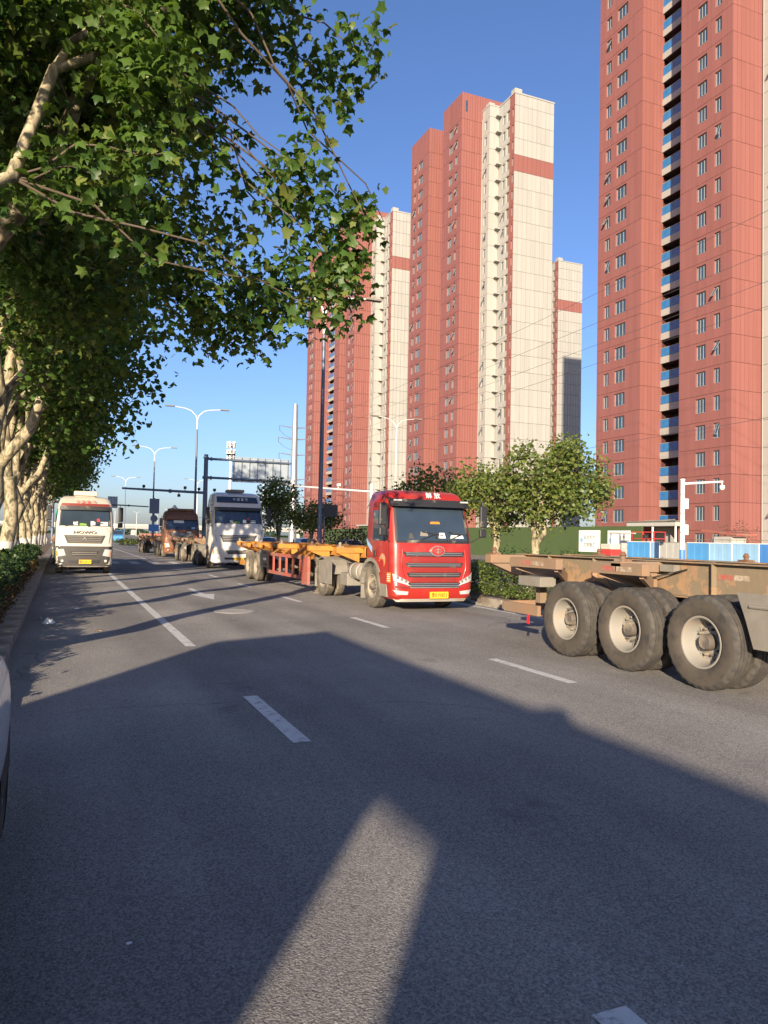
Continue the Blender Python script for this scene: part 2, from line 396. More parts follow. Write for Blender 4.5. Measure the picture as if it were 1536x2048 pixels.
m_orangelamp = M('lamp_amber', (0.7, 0.22, 0.03), 0.25)
m_plate = M('plate_yellow', (0.78, 0.45, 0.02), 0.5, var=0.05)
m_ink = M('ink_black', (0.02, 0.02, 0.02), 0.6)
m_white = M('white_paint', (0.78, 0.77, 0.73), 0.5, var=0.05)
m_redink = M('red_lettering', (0.55, 0.05, 0.04), 0.5)
m_fadew = M('faded_white_tape', (0.40, 0.34, 0.26), 0.6, dirt=(0.25, 0.18, 0.12), dam=0.4, ds=14)
m_fader = M('faded_red_tape', (0.36, 0.10, 0.075), 0.6, dirt=(0.25, 0.17, 0.12), dam=0.35, ds=14)
m_cover = M('cast_cover', (0.30, 0.285, 0.26), 0.7, var=0.25, vs=9)
m_redrefl = M('red_reflector', (0.6, 0.02, 0.03), 0.3)
m_wire = M('wire_grey', (0.07, 0.07, 0.075), 0.6)
m_pole = M('pole_blue_grey', (0.105, 0.135, 0.19), 0.45, var=0.12, metal=0.2)
m_polew = M('pole_white', (0.62, 0.61, 0.585), 0.4, var=0.05)
m_steel = M('galvanised_steel', (0.42, 0.43, 0.44), 0.42, metal=0.7, var=0.15, vs=1.2)
m_signback = M('sign_back_grey', (0.36, 0.41, 0.44), 0.5, metal=0.4, var=0.15, vs=1.5)
m_green = M('green_hoarding', (0.055, 0.088, 0.026), 0.8, var=0.1, vs=0.8)
m_poster = M('poster_white', (0.68, 0.72, 0.68), 0.6, var=0.05)
m_blueb = M('blue_barrier', (0.075, 0.27, 0.54), 0.35, var=0.25, vs=0.9, bump=0.3, bs=4)
m_bluel = M('pale_blue_barrier', (0.24, 0.42, 0.60), 0.4, var=0.25, vs=0.9, bump=0.3, bs=4)
m_greyb = M('grey_barrier', (0.37, 0.37, 0.34), 0.6, var=0.12)
m_blued = M('deep_blue_barrier', (0.06, 0.20, 0.50), 0.4, var=0.2, vs=0.9)
m_liftred = M('lift_red', (0.46, 0.045, 0.04), 0.45)
m_liftgrey = M('lift_grey', (0.38, 0.36, 0.33), 0.6)
m_teal = M('teal_paint', (0.02, 0.24, 0.19), 0.5)
m_carwhite = M('car_white_paint', (0.72, 0.73, 0.75), 0.2, var=0.02, coat=0.8)
m_carsilver = M('car_silver_paint', (0.55, 0.57, 0.60), 0.25, metal=0.3, var=0.02, coat=0.8)
m_bark = bark_mat('plane_bark')
m_bark2 = bark_mat('small_tree_bark', 0.9)
m_twig = M('twig_brown', (0.09, 0.068, 0.045), 0.85, var=0.3, vs=8)
m_leaf = leaf_mat('plane_leaves', [(0.030, 0.070, 0.016), (0.050, 0.110, 0.022), (0.072, 0.140, 0.026), (0.10, 0.165, 0.032), (0.165, 0.19, 0.045)], 0.42)
m_leaf2 = leaf_mat('small_tree_leaves', [(0.06, 0.10, 0.025), (0.10, 0.145, 0.034), (0.14, 0.175, 0.042), (0.18, 0.195, 0.055)], 0.3)
m_hedge = leaf_mat('hedge_leaves', [(0.05, 0.095, 0.02), (0.085, 0.135, 0.028), (0.12, 0.16, 0.035), (0.15, 0.17, 0.05)], 0.3)
m_shrub = leaf_mat('shrub_leaves', [(0.012, 0.035, 0.014), (0.025, 0.06, 0.02), (0.05, 0.09, 0.025), (0.08, 0.12, 0.03)], 0.25)
m_dry = leaf_mat('dry_groundcover', [(0.07, 0.045, 0.025), (0.12, 0.075, 0.04), (0.16, 0.095, 0.05), (0.09, 0.085, 0.035)], 0.2, 0.8)
m_peach = leaf_mat('dry_peach_leaves', [(0.42, 0.26, 0.12), (0.55, 0.36, 0.19), (0.48, 0.30, 0.10), (0.20, 0.14, 0.05)], 0.2, 0.7)
m_redshrub = leaf_mat('reddish_shrub', [(0.05, 0.05, 0.022), (0.10, 0.07, 0.04), (0.14, 0.085, 0.05), (0.06, 0.075, 0.025)], 0.2, 0.7)

def pr(P):
    d = Vector(P) - Vector((0, 0, CAMH)); c = d.dot(fw)
    if c < 0.1: return (-9999, -9999, c)
    return (768 + 1523 * d.dot(rt) / c, 1024 - 1523 * d.dot(up) / c, c)

# ================================================================== ground, roads, kerbs
def sheet(name, x0, x1, y0, y1, z, mt, parent=None, kind=None, n=1):
    b = MB(); b.add([(x0, y0, z), (x1, y0, z), (x1, y1, z), (x0, y1, z)], [(0, 1, 2, 3)])
    o = b.build(name, mt, parent, recalc=False)
    if kind: o['kind'] = kind
    return o

sheet('ground', -900, 1500, -120, 3500, -0.16, m_ground, kind='structure')
road = sheet('road', -0.60, 9.74, -40, 430, 0.0, m_road, kind='structure')
sheet('side_road', 12.62, 24.6, -40, 430, 0.0, m_road2, kind='structure')
sheet('driveway', -14, -0.60, -26, 7.0, -0.004, m_road2, kind='structure')

def solid(name, x0, x1, y0, y1, z0, z1, mt):
    o = MB().box(x0, x1, y0, y1, z0, z1).build(name, mt); o['kind'] = 'structure'; return o
solid('planting_bed', -3.4, -0.94, 7.0, 190, -0.15, 0.105, m_soil)
bank = solid('pavement', -9, -3.4, 7.0, 190, -0.15, 0.09, m_kerb)
median = solid('median_bed', 9.99, 12.40, -20, 200, -0.15, 0.11, m_soil)
solid('far_pavement', 24.85, 30, -30, 260, -0.15, 0.12, m_kerb)

rk = random.Random(4)
def kerb_row(owner, x0, x1, ya, yb, step, ztop, nind):
    meshes = []
    for k in range(4):
        b = MB(); b.box(x0, x1, 0.004, step - 0.008, -0.14, ztop)
        meshes.append(b.mesh('kerb_stone', m_kerb))
        fix_normals(meshes[-1])
    n = int((yb - ya) / step)
    rest = MB()
    for i in range(n):
        y = ya + i * step
        if i < nind:
            o = link_mesh('kerb_stone', meshes[i % 4], owner, (rk.uniform(-.015, .015), y, rk.uniform(-.008, .008)), (rk.uniform(-.006, .006), rk.uniform(-.01, .01), rk.uniform(-.006, .006)))
            bv = o.modifiers.new('bevel', 'BEVEL'); bv.width = 0.015; bv.segments = 2
        else:
            rest.box(x0, x1, y + .004, y + step - .008, -0.14, ztop)
    o = rest.build('kerb_line', m_kerb, owner); o['kind'] = 'stuff'
kerb_row(bpy.data.objects['planting_bed'], -0.94, -0.58, 7.0, 186, 0.99, 0.145, 40)
kerb_row(median, 9.72, 9.99, -18, 190, 0.99, 0.14, 56)
kerb_row(median, 12.40, 12.62, -18, 190, 0.99, 0.14, 10)

# painted markings are parts of the road
Z1 = 0.004
def mark(name, x0, x1, y0, y1): return sheet(name, x0, x1, y0, y1, Z1, m_mark, road)
mark('lane_line', 1.72, 1.87, 11.4, 41.0)
for y in (5.9, 0.35, -5.2): mark('lane_dash', 1.75, 1.90, y, y + 1.85)
for k in range(-1, 5): mark('lane_dash', 5.47, 5.61, 7.35 + 5.5 * k, 7.35 + 5.5 * k + 1.82)
mark('edge_line', 9.36, 9.50, -18, 40.5)
mark('lane_line', 4.82, 4.97, 47.5, 98)
mark('lane_line', 1.72, 1.87, 47.5, 98)
for k in range(9): mark('crosswalk_stripe', 0.35 + k * 1.05, 0.80 + k * 1.05, 42.3, 45.4)
mark('stop_line', 5.2, 9.2, 46.2, 46.5)
b = MB(); b.add([(3.52, 21.2, Z1), (3.67, 21.2, Z1), (3.67, 23.4, Z1), (3.52, 23.4, Z1)], [(0, 1, 2, 3)])
b.add([(3.595, 19.4, Z1), (3.93, 21.2, Z1), (3.26, 21.2, Z1)], [(0, 1, 2)])
b.build('direction_arrow', m_mark, road, recalc=False)
# manhole cover with ring and raised ribs
mh = MB(); mh.lathe([(0.44, 0.001), (0.44, 0.008), (0.37, 0.010), (0.36, 0.006), (0.0, 0.006)], 28, 'z')
for k in range(-4, 5):
    L_ = math.sqrt(max(0, 0.33 ** 2 - (k * 0.07) ** 2)); mh.box(k * .07 - .012, k * .07 + .012, -L_, L_, 0.006, 0.011)
mh.build('manhole_cover', m_cover, road, loc=(3.48, 16.35, 0))
mh2 = MB(); mh2.lathe([(0.40, 0.001), (0.40, 0.007), (0.33, 0.008), (0.0, 0.005)], 24, 'z')
mh2.build('manhole_cover', m_dusty, road, loc=(4.3, 27.4, 0))

# ================================================================== towers
m_recess_shade = M('recess_shade', (0.055, 0.045, 0.045), 0.9)  # shade painted into the balcony back walls and slabs, cream underneath
TH = 80.3
def joint(n): return 0.2 + 2.9 * n
NF = 27
WIN_MESH = {}
def window_meshes(wd, h, nm):
    key = (round(wd, 2), round(h, 2), nm)
    if key not in WIN_MESH:
        f = MB(); t = 0.05; d = 0.07
        f.box(0, d, 0, t, 0, h); f.box(0, d, wd - t, wd, 0, h); f.box(0, d, t, wd - t, 0, t); f.box(0, d, t, wd - t, h - t, h)
        for k in range(1, nm):
            y = wd * k / nm; f.box(0.005, d - .005, y - .025, y + .025, t, h - t)
        f.box(-0.19, -0.002, 0.01, wd - .01, -0.03, 0.0)         # sill
        mf = f.mesh('window', m_frame); fix_normals(mf)
        p = MB(); p.add([(0.045, t, t), (0.045, wd - t, t), (0.045, wd - t, h - t), (0.045, t, h - t)], [(0, 3, 2, 1)])
        mp = p.mesh('pane', m_pane)
        s = MB(); sw = wd / nm - 0.02; sh = h * 0.82              # an awning sash pushed open at the foot
        for (a0, a1, b0, b1) in ((0, .045, 0, sh), (sw - .045, sw, 0, sh), (.045, sw - .045, 0, .045), (.045, sw - .045, sh - .045, sh)):
            s.box(-.03, 0.0, a0, a1, b0 - sh, b1 - sh)
        s.add([(-.015, .045, .045 - sh), (-.015, sw - .045, .045 - sh), (-.015, sw - .045, -.045), (-.015, .045, -.045)], [(0, 3, 2, 1)], 1)
        ms = s.mesh('open_sash', [m_frame, m_pane]); fix_normals(ms)
        WIN_MESH[key] = (mf, mp, ms)
    return WIN_MESH[key]

def tower(label, X0, Y0, Z0, wings, notches, cream, nind, gap, seed, detail=True, group=None, opens=0.2):
    rg = random.Random(seed)
    root = thing('apartment_tower', label, 'apartment building', (X0, Y0, Z0), 0, group)
    rects = []; wins = []
    core = MB(); D = 0.25
    def face(axis, plane, a0, cols, top, colour, band=None, n0=0):
        """cols run from the near end; every floor gets its own panels, with gaps for the windows"""
        a = a0
        for wd, kind in cols:
            c = colour
            if kind.startswith('R'): c = 0; kind = kind[1:]
            for n in range(n0 - 1, NF):
                z0 = -3.0 if n < 0 else joint(n); z1 = joint(n + 1) if n < NF - 1 else top
                if n == NF - 1 and top < z0 + 1: continue
                cc = 0 if (band is not None and n == band) else c
                if kind == 'p' or n < 0 or n == NF - 1:
                    rects.append((axis, plane, a, a + wd, z0, z1, cc))
                else:
                    zb, zt = {'l': (1.0, 2.55), 's': (1.0, 2.55), 'n': (1.0, 2.45), 'b': (0.95, 2.75)}[kind]
                    nm = 3 if kind == 'l' else 2 if kind == 's' else 1
                    if kind == 'l':
                        rects.append((axis, plane, a, a + wd / 2, z0, z0 + zb, cc)); rects.append((axis, plane, a + wd / 2, a + wd, z0, z0 + zb, cc))
                    else: rects.append((axis, plane, a, a + wd, z0, z0 + zb, cc))
                    rects.append((axis, plane, a, a + wd, z0 + zt, z1, cc))
                    wins.append((axis, plane, a, a + wd, z0 + zb, z0 + zt, nm, kind))
            a += wd
        return a
    # --- red wings
    for (y0, y1, xp, cols, ywid, ycols) in wings:
        face('x', xp, y0, cols, TH, 0)
        face('y', y0, xp + 0.004, [(ywid / ycols, 'p')] * ycols, TH, 0)
        core.box(xp + D, 15, y0 + D, y1, -3, TH - 0.02, 0)
        core.box(xp + .02, 15, y0 + .02, y1 - .01, TH, TH + 0.10, 4)
        rects.append(('y', y0, xp + ywid, 9.0, 77.95, TH, 0))
    for (y0, y1, xb, back) in notches:
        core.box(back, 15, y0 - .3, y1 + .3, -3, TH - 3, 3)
    if cream:
        CT = 77.6
        face('x', 4.2, -2.6, [(.9, 'p'), (.8, 's'), (.9, 'p')], CT, 1)
        face('y', -2.6, 4.204, [(1.99, 'p')], CT, 1)
        face('x', 6.2, -7.6, [(.38, 'Rp'), (.45, 'Rn'), (.77, 'Rp'), (.95, 'b'), (.45, 'p'), (.8, 's'), (1.2, 'p')], CT, 1)
        face('y', -7.6, 6.204, [(.9, 'p')] * 9, CT, 1, band=22)
        core.box(4.2 + D, 15, -2.6 + D, 0.1, -3, CT - .02, 1); core.box(6.2 + D, 14.3, -7.6 + D, -2.6 + .1, -3, CT - .02, 1)
        core.box(4.2 - .06, 15, -2.6 - .06, 0, CT, CT + .25, 2); core.box(6.2 - .08, 14.38, -7.68, -2.6, CT + .004, CT + .26, 2)
        core.box(6.2 - .02, 7.6, -7.62, -6.4, CT + .26, CT + .95, 2); core.box(4.3, 5.4, -2.2, -1.0, CT + .26, CT + .8, 2)
    # top slit window in the parapet of the near wing
    w_ = core.build('wall', [m_redw, m_creamw, m_cream, m_recess_shade, m_red], root)
    # --- panels
    g2 = gap / 2
    def rect_centre(r):
        ax, p, a0, a1, z0, z1, c = r
        a = (a0 + a1) / 2
        return Vector((X0, Y0, Z0)) + (Vector((p, a, (z0 + z1) / 2)) if ax == 'x' else Vector((a, p, (z0 + z1) / 2)))
    order = []
    for i, r in enumerate(rects):
        P = rect_centre(r); q = pr(P)
        vis = 0 <= q[0] <= 1536 and 0 <= q[1] <= 1090
        size = (r[3] - r[2]) * (r[5] - r[4]) / (q[2] ** 2) * (0.7 if r[0] == 'x' else 1)
        order.append((-(size if vis else size * 1e-6), i))
    order.sort(); ind = set(i for _, i in order[:nind])
    bulk = MB(); pm = {}
    for i, (ax, p, a0, a1, z0, z1, c) in enumerate(rects):
        dd = rg.uniform(-0.006, 0.006)
        if ax == 'x': bx = (p + dd, p + D - .002, a0 + g2, a1 - g2, z0 + g2, z1 - g2)
        else: bx = (a0 + g2, a1 - g2, p + dd, p + D - .002, z0 + g2, z1 - g2)
        if i in ind:
            key = (ax, round(a1 - a0, 2), round(z1 - z0, 2), c)
            if key not in pm:
                b = MB()
                b.box(0, bx[1] - bx[0], 0, bx[3] - bx[2], 0, bx[5] - bx[4]); pm[key] = b.mesh('panel', m_cream if c else m_red); fix_normals(pm[key])
            link_mesh('panel', pm[key], root, (bx[0], bx[2], bx[4]))
        else:
            bulk.box(*bx, 1 if c else 0)
    o = bulk.build('cladding', [m_red, m_cream], root, recalc=False); o['kind'] = 'stuff'
    # --- windows
    nw = 0
    for (ax, p, a0, a1, z0, z1, nm, kind) in wins:
        if nw >= 300: break
        if kind == 'b':
            # loggia opening with a dark room behind
            b = MB(); b.box(p + .12, p + .14, a0, a1, z0, z0 + .06); 
            o = b.build('loggia_rail', m_frame, root); nw += 1
            continue
        mf, mp, ms = window_meshes(a1 - a0 - gap, z1 - z0 - gap, nm)
        wdw = link_mesh('window', mf, root, (p + 0.16, a0 + g2, z0 + g2)); nw += 1
        link_mesh('pane', mp, wdw)
        if kind == 's' and detail and rg.random() < opens:
            link_mesh('open_sash', ms, wdw, (-0.01, 0.03 + (0 if rg.random() < .5 else (a1 - a0) / 2 - .03), z1 - z0 - gap - .04), (0, rg.choice((.35, .5, .62)), 0))
    # --- balconies between the wings
    bm_ = {}
    for (y0, y1, xb, back) in notches:
        key = round(y1 - y0, 2)
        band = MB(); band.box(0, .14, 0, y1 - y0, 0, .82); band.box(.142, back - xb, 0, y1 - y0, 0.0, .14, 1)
        mb_ = band.mesh('balcony', [m_cream, m_recess_shade]); fix_normals(mb_)
        gl = MB(); npn = 4
        for k in range(npn):
            s0 = (y1 - y0) * k / npn; s1 = (y1 - y0) * (k + 1) / npn
            gl.add([(.06, s0 + .03, .86), (.06, s1 - .03, .86), (.06, s1 - .03, 1.86), (.06, s0 + .03, 1.86)], [(0, 3, 2, 1)], 0)
            gl.box(.03, .09, s0 - .02, s0 + .02, .82, 1.9, 1)
        gl.box(.03, .09, 0, y1 - y0, 1.86, 1.92, 1)
        mg = gl.mesh('balcony_glass', [m_bluefilm, m_frame])
        bk = MB(); bk.box(0, .02, .3, 1.5, .2, 2.4); bk.box(0, .02, 2.2, y1 - y0 - .4, .2, 2.4)
        mk = bk.mesh('balcony_door', m_pane)
        for n in range(NF - 1):
            bo = link_mesh('balcony', mb_, root, (xb, y0 + .003, joint(n) - .02))
            link_mesh('balcony_glass', mg, bo); link_mesh('balcony_door', mk, bo, (back - xb - .03, 0, 0))
    if cream and detail:
        lg = MB(); lg.prism([(5.15, -3.55), (6.19, -3.55), (6.19, -2.61), (5.3, -2.61)], -.06, .06, 'z'); lg.bar((5.4, -2.9, -.06), (6.1, -2.7, -.6), .05, .05)
        lm = lg.mesh('air_conditioner_ledge', m_cream); fix_normals(lm)
        for n in range(1, NF): link_mesh('air_conditioner_ledge', lm, root, (0, 0, joint(n)))
        pipe = MB(); pipe.tube([(4.1, -.25, .0), (4.1, -.25, 76)], .055, 8); pipe.build('rain_pipe', m_cream, root, smooth=40)
    return root

W2C = [(.77, 'p'), (.76, 'p'), (.83, 's'), (.56, 'p'), (.56, 'p'), (1.32, 'l'), (.82, 'p'), (.82, 'p'), (.81, 'p')]
W1C = [(.69, 'p')] * 4 + [(1.92, 'l'), (.55, 'p'), (.55, 'p'), (.98, 's'), (.67, 'p'), (.67, 'p')]
PIL = [(.78, 'p')] * 5
t3 = tower('nearest red apartment tower, rising out of the top of the photo at the right', 62.9, 57.84, 0.0,
           [(0, 7.25, 0, W2C, 4.2, 7), (13.85, 22, 0.35, W1C, 3.35, 6)], [(7.25, 13.85, 3.45, 5.6)], True, 300, 0.036, 1)
t2 = tower('tall red and cream apartment tower in the middle, its whole roofline against the sky', 63.58, 118.28, 1.3,
           [(0, 7.25, 0, W2C, 4.2, 8), (13.2, 21.3, 0.0, W1C, 3.35, 6)], [(7.25, 13.2, 3.45, 5.6)], True, 300, 0.048, 2, opens=0.45)
t1 = tower('red and cream apartment tower farthest left, partly behind the hanging plane branch', 63.6, 171.0, 1.3,
           [(0, 6.0, 0, [(.7, 'p'), (.8, 's'), (.8, 'p'), (.8, 'p'), (1.3, 'l'), (.8, 'p'), (.8, 'p')], 4.2, 8), (10.7, 14.6, 0, PIL, 2.6, 4), (31.0, 38.6, 0.0, [(.72, 'p')] * 3 + [(1.5, 'l'), (.6, 'p'), (.9, 's'), (.8, 'p'), (.8, 'p'), (.84, 'p')], 4.6, 8)],
           [(6.0, 10.7, 2.7, 5.0), (14.6, 31.0, 4.0, 6.2)], True, 0, 0.058, 3, opens=0.4)
t4 = tower('cream apartment tower end with one red band, set back between the two nearest towers', 117.6, 180.6, 1.3,
           [(0, 7.25, 0, W2C, 4.2, 7)], [], True, 0, 0.065, 4)
# plain rear bodies, parapet slit of the middle tower
s_ = MB(); s_.box(.72, 1.12, -.03, .02, 77.0, 79.0); s_.build('parapet_window', m_pane, t2)

# entrance canopy at the foot of the nearest tower
cn = thing('entrance_canopy', 'grey construction canopy on white posts at the foot of the nearest tower', 'canopy', (61.9, 65.0, 0))
b = MB(); b.box(-.4, 6.2, -1.0, 6.8, 3.55, 4.05); b.build('roof', m_greyb, cn, bevel=.03)
b = MB(); b.box(-.6, 6.2, -1.2, 7.0, 4.055, 4.13); b.bar((-.3, 1, 4.2), (4, 2, 4.5), .3, .1); b.bar((0, 4, 4.2), (4, 5.2, 4.35), .3, .08); b.build('roof_sheet', m_dusty, cn)
for y in (-.8, 2.7, 6.5):
    b = MB(); b.box(-.25, -.1, y - .07, y + .07, -.15, 3.55); b.build('post', m_white, cn)
b = MB(); b.box(3.5, 3.6, -.8, 6.5, -.15, 3.5); b.build('back_wall', m_greyb, cn)
b = MB(); b.prism([(-.5, 0), (3, 0), (3, 3.0), (2.7, 3.0)], 2.0, 2.1, 'x'); b.build('sloping_board', m_cream, cn)

# ================================================================== foliage
LEAF5 = (np.array([(0, .33), (0, .03), (.36, -.04), (.36, .17), (.60, .40), (.34, .50), (.03, 1.0), (-.29, .55), (-.56, .46), (-.39, .20), (-.38, -.08)]),
         [(0, i, i + 1 if i < 10 else 1) for i in range(1, 11)], [0.05, 0, -.10, .01, -.12, .02, -.10, .02, -.12, .01, -.10])
LEAF4 = (np.array([(0, 0), (.42, .40), (0, 1.0), (-.42, .40)]), [(0, 1, 2), (0, 2, 3)], [0, -.12, -.05, -.12])
LEAF6 = (np.array([(0, 0), (.30, -.02), (.5, .42), (0, 1.0), (-.5, .42), (-.30, -.02)]), [(0, 1, 2), (0, 2, 3), (0, 3, 4), (0, 4, 5)], [0, -.1, -.12, -.05, -.12, -.1])

def leaf_frames(N, rng, up_bias=0.6, droop=0.3):
    """random leaf axes: normal biased upward, tip direction drooping"""
    n = rng.normal(size=(N, 3)); n[:, 2] = np.abs(n[:, 2]) + up_bias
    n /= np.linalg.norm(n, axis=1)[:, None]
    t = rng.normal(size=(N, 3)); t[:, 2] -= droop
    t -= n * (t * n).sum(1)[:, None]
    t /= np.linalg.norm(t, axis=1)[:, None] + 1e-9
    s = np.cross(t, n)
    return s, t, n

def leaf_arrays(pos, size, rng, tpl, up_bias=0.6, droop=0.3):
    P2, F, Zc = tpl
    N = len(pos); K = len(P2)
    s, t, n = leaf_frames(N, rng, up_bias, droop)
    sz = size * rng.uniform(0.5, 1.2, N)
    curl = rng.uniform(0.4, 2.6, N)
    zc = np.array(Zc)
    V = pos[:, None, :] + sz[:, None, None] * (P2[None, :, 0:1] * s[:, None, :] + (P2[None, :, 1:2] - .4) * t[:, None, :] + (zc[None, :, None] * curl[:, None, None]) * n[:, None, :])
    V = V.reshape(-1, 3)
    Fa = np.array(F)
    FF = (Fa[None] + (np.arange(N) * K)[:, None, None]).reshape(-1, 3)
    return V, FF

def tri_mesh(name, V, F, mats, extra=None):
    """triangles by numpy; extra = an MB with further faces that use material slot 1"""
    me = bpy.data.meshes.new(name)
    if extra is not None and extra.v:
        ev = np.array(extra.v); ef = []
        for f in extra.f:
            for k in range(1, len(f) - 1): ef.append((f[0], f[k], f[k + 1]))
        ef = np.array(ef) + len(V)
        nF = len(F); V = np.vstack([V, ev]); F = np.vstack([F, ef])
        mi = np.zeros(len(F), np.int32); mi[nF:] = 1
    else: mi = None
    me.vertices.add(len(V)); me.vertices.foreach_set('co', V.astype(np.float32).ravel())
    me.loops.add(len(F) * 3); me.loops.foreach_set('vertex_index', F.astype(np.int32).ravel())
    me.polygons.add(len(F)); me.polygons.foreach_set('loop_start', np.arange(0, len(F) * 3, 3, dtype=np.int32))
    for x in mats: me.materials.append(x)
    if mi is not None: me.polygons.foreach_set('material_index', mi)
    me.update(calc_edges=True); me.validate()
    return me

def curve_pts(p, q, n, bend, rng):
    p, q = np.array(p, float), np.array(q, float)
    t = np.linspace(0, 1, n)[:, None]
    mid = np.array(bend)[None] * (4 * t * (1 - t))
    j = rng.normal(size=(n, 3)) * 0.03 * np.linalg.norm(q - p); j[0] = 0; j[-1] = 0
    return p + (q - p) * t + mid + j

def tree_meshes(seed, fork=3.4, crown=(0.4, 0, 9.4), rad=(5.3, 3.2, 5.2), zmin=4.6, nclump=90, nleaf=110, lsize=0.17, tpl=LEAF5, rt_=0.23, nlimb=4,
                clump_r=0.55, lean=(0.15, 0.0), clip=None, extra_tips=(), mats=None, bark=None, limb_r=.13, clump_flat=.75, slope=0.0, paths=()):
    rng = np.random.default_rng(seed)
    tr = MB()
    top = np.array([lean[0], lean[1], fork])
    pts = curve_pts((0, 0, -.1), top, 7, (rng.normal() * .08, rng.normal() * .08, 0), rng)
    rr = [rt_ * 1.35, rt_ * 1.12, rt_, rt_ * .95, rt_ * .93, rt_ * .97, rt_ * 1.05]
    tr.tube(pts, rr, 12)
    cx, cy, cz = crown
    limbs = []
    a0 = rng.uniform(0, 6.28)
    for k in range(nlimb):
        a = a0 + k * 2 * pi / nlimb + rng.uniform(-.35, .35)
        out = rng.uniform(.45, .8)
        tip = np.array([cx + rad[0] * out * cos(a), cy + rad[1] * out * sin(a), cz + rad[2] * rng.uniform(-.05, .6)])
        d = tip - top
        p = curve_pts(top - np.array([0, 0, .12]), tip, 9, (-d[0] * .10, -d[1] * .10, .35 - .0 * d[2]), rng)
        r = np.linspace(limb_r * rng.uniform(.85, 1.15), limb_r * .25, 9)
        tr.tube(p, list(r), 8); limbs.append(p)
        # a second order fork on each limb
        i = rng.integers(3, 6)
        a2 = a + rng.choice((-1, 1)) * rng.uniform(.6, 1.1)
        tip2 = p[i] + np.array([cos(a2) * rad[0] * .45, sin(a2) * rad[1] * .5, rng.uniform(.8, 2.6) * rad[2] / 5.2])
        p2 = curve_pts(p[i], tip2, 7, (0, 0, .15), rng)
        tr.tube(p2, list(np.linspace(r[i] * .75, limb_r * .2, 7)), 7); limbs.append(p2)
    for pp, ra, rb in paths:
        p = np.array(pp, float); tr.tube(p, list(np.linspace(ra, rb, len(p))), 10); limbs.append(p)
    allp = np.vstack([l[2:] for l in limbs])
    tips = []
    while len(tips) < nclump:
        d = rng.normal(size=3); d /= np.linalg.norm(d)
        q = rng.uniform() ** (1 / 2.6)
        c = np.array([cx, cy, cz]) + d * np.array(rad) * q * rng.uniform(.88, 1.08)
        if c[2] < zmin + rng.uniform(0, .5) + min(3.0, max(0, 2.5 - c[0]) * slope): continue
        if clip and not clip(c): continue
        tips.append(c)
    tips += [np.array(e, float) for e in extra_tips]
    tw = MB(); LP = []
    for c in tips:
        i = np.argmin(((allp - c) ** 2).sum(1) + (np.maximum(0, allp[:, 2] - c[2]) * 1.0))
        b0 = allp[i]; L = np.linalg.norm(c - b0)
        p = curve_pts(b0, c, 6, (0, 0, .12 * L * rng.uniform(-.3, 1)), rng)
        tw.tube(p, list(np.linspace(min(.019, .008 + .005 * L), .007, 6)), 5, 0, False)
        n1 = int(nleaf * rng.uniform(.55, 1.25))
        g = np.clip(rng.normal(size=(n1, 3)), -1.7, 1.7) * np.array([clump_r, clump_r, clump_r * clump_flat])
        LP.append(c + g)
        n2 = int(nleaf * .65)
        t = rng.uniform(.08, 1, n2)
        idx = np.clip((t * 5).astype(int), 0, 4); fr = t * 5 - idx
        LP.append(p[idx] * (1 - fr)[:, None] + p[idx + 1] * fr[:, None] + rng.normal(size=(n2, 3)) * .22)
    LP = np.vstack(LP)
    if clip: LP = LP[[bool(clip(q)) for q in LP]]
    return tr, tw, LP, rng

def plant_tree(name, label, cat, loc, seed, group=None, nind=0, leafmat=None, bark=None, tpl=LEAF5, lsize=.17, rz=0, **kw):
    root = thing(name, label, cat, loc, rz, group)
    tr, tw, LP, rng = tree_meshes(seed, tpl=tpl, lsize=lsize, **kw)
    me = tr.mesh('trunk', bark, 60); link_mesh('trunk', me, root)
    if nind:
        # the leaves that show largest become leaf objects of their own
        W = LP + np.array(loc)
        dist = np.array([pr(q)[2] if 0 < pr(q)[0] < 1536 and 0 < pr(q)[1] < 1200 else 1e6 for q in W])
        o = np.argsort(dist); sel = o[:nind]; rest = o[nind:]
    else: sel = []; rest = np.arange(len(LP))
    V, F = leaf_arrays(LP[rest], lsize, rng, tpl, .15, .35)
    cm = tri_mesh('crown', V, F, [leafmat, m_twig], tw)
    cr = link_mesh('crown', cm, root)
    if len(sel):
        lm = []
        for k in range(6):
            v, f = leaf_arrays(np.zeros((1, 3)), lsize, rng, tpl, 5.0, 0.0); lm.append(tri_mesh('leaf', v, f, [leafmat]))
        s, t, n = leaf_frames(len(sel), rng)
        for k, i in enumerate(sel):
            R_ = Matrix((s[k], t[k], n[k])).transposed().to_euler()
            link_mesh('leaf', lm[k % 6], cr, tuple(LP[i]), R_)
    return root

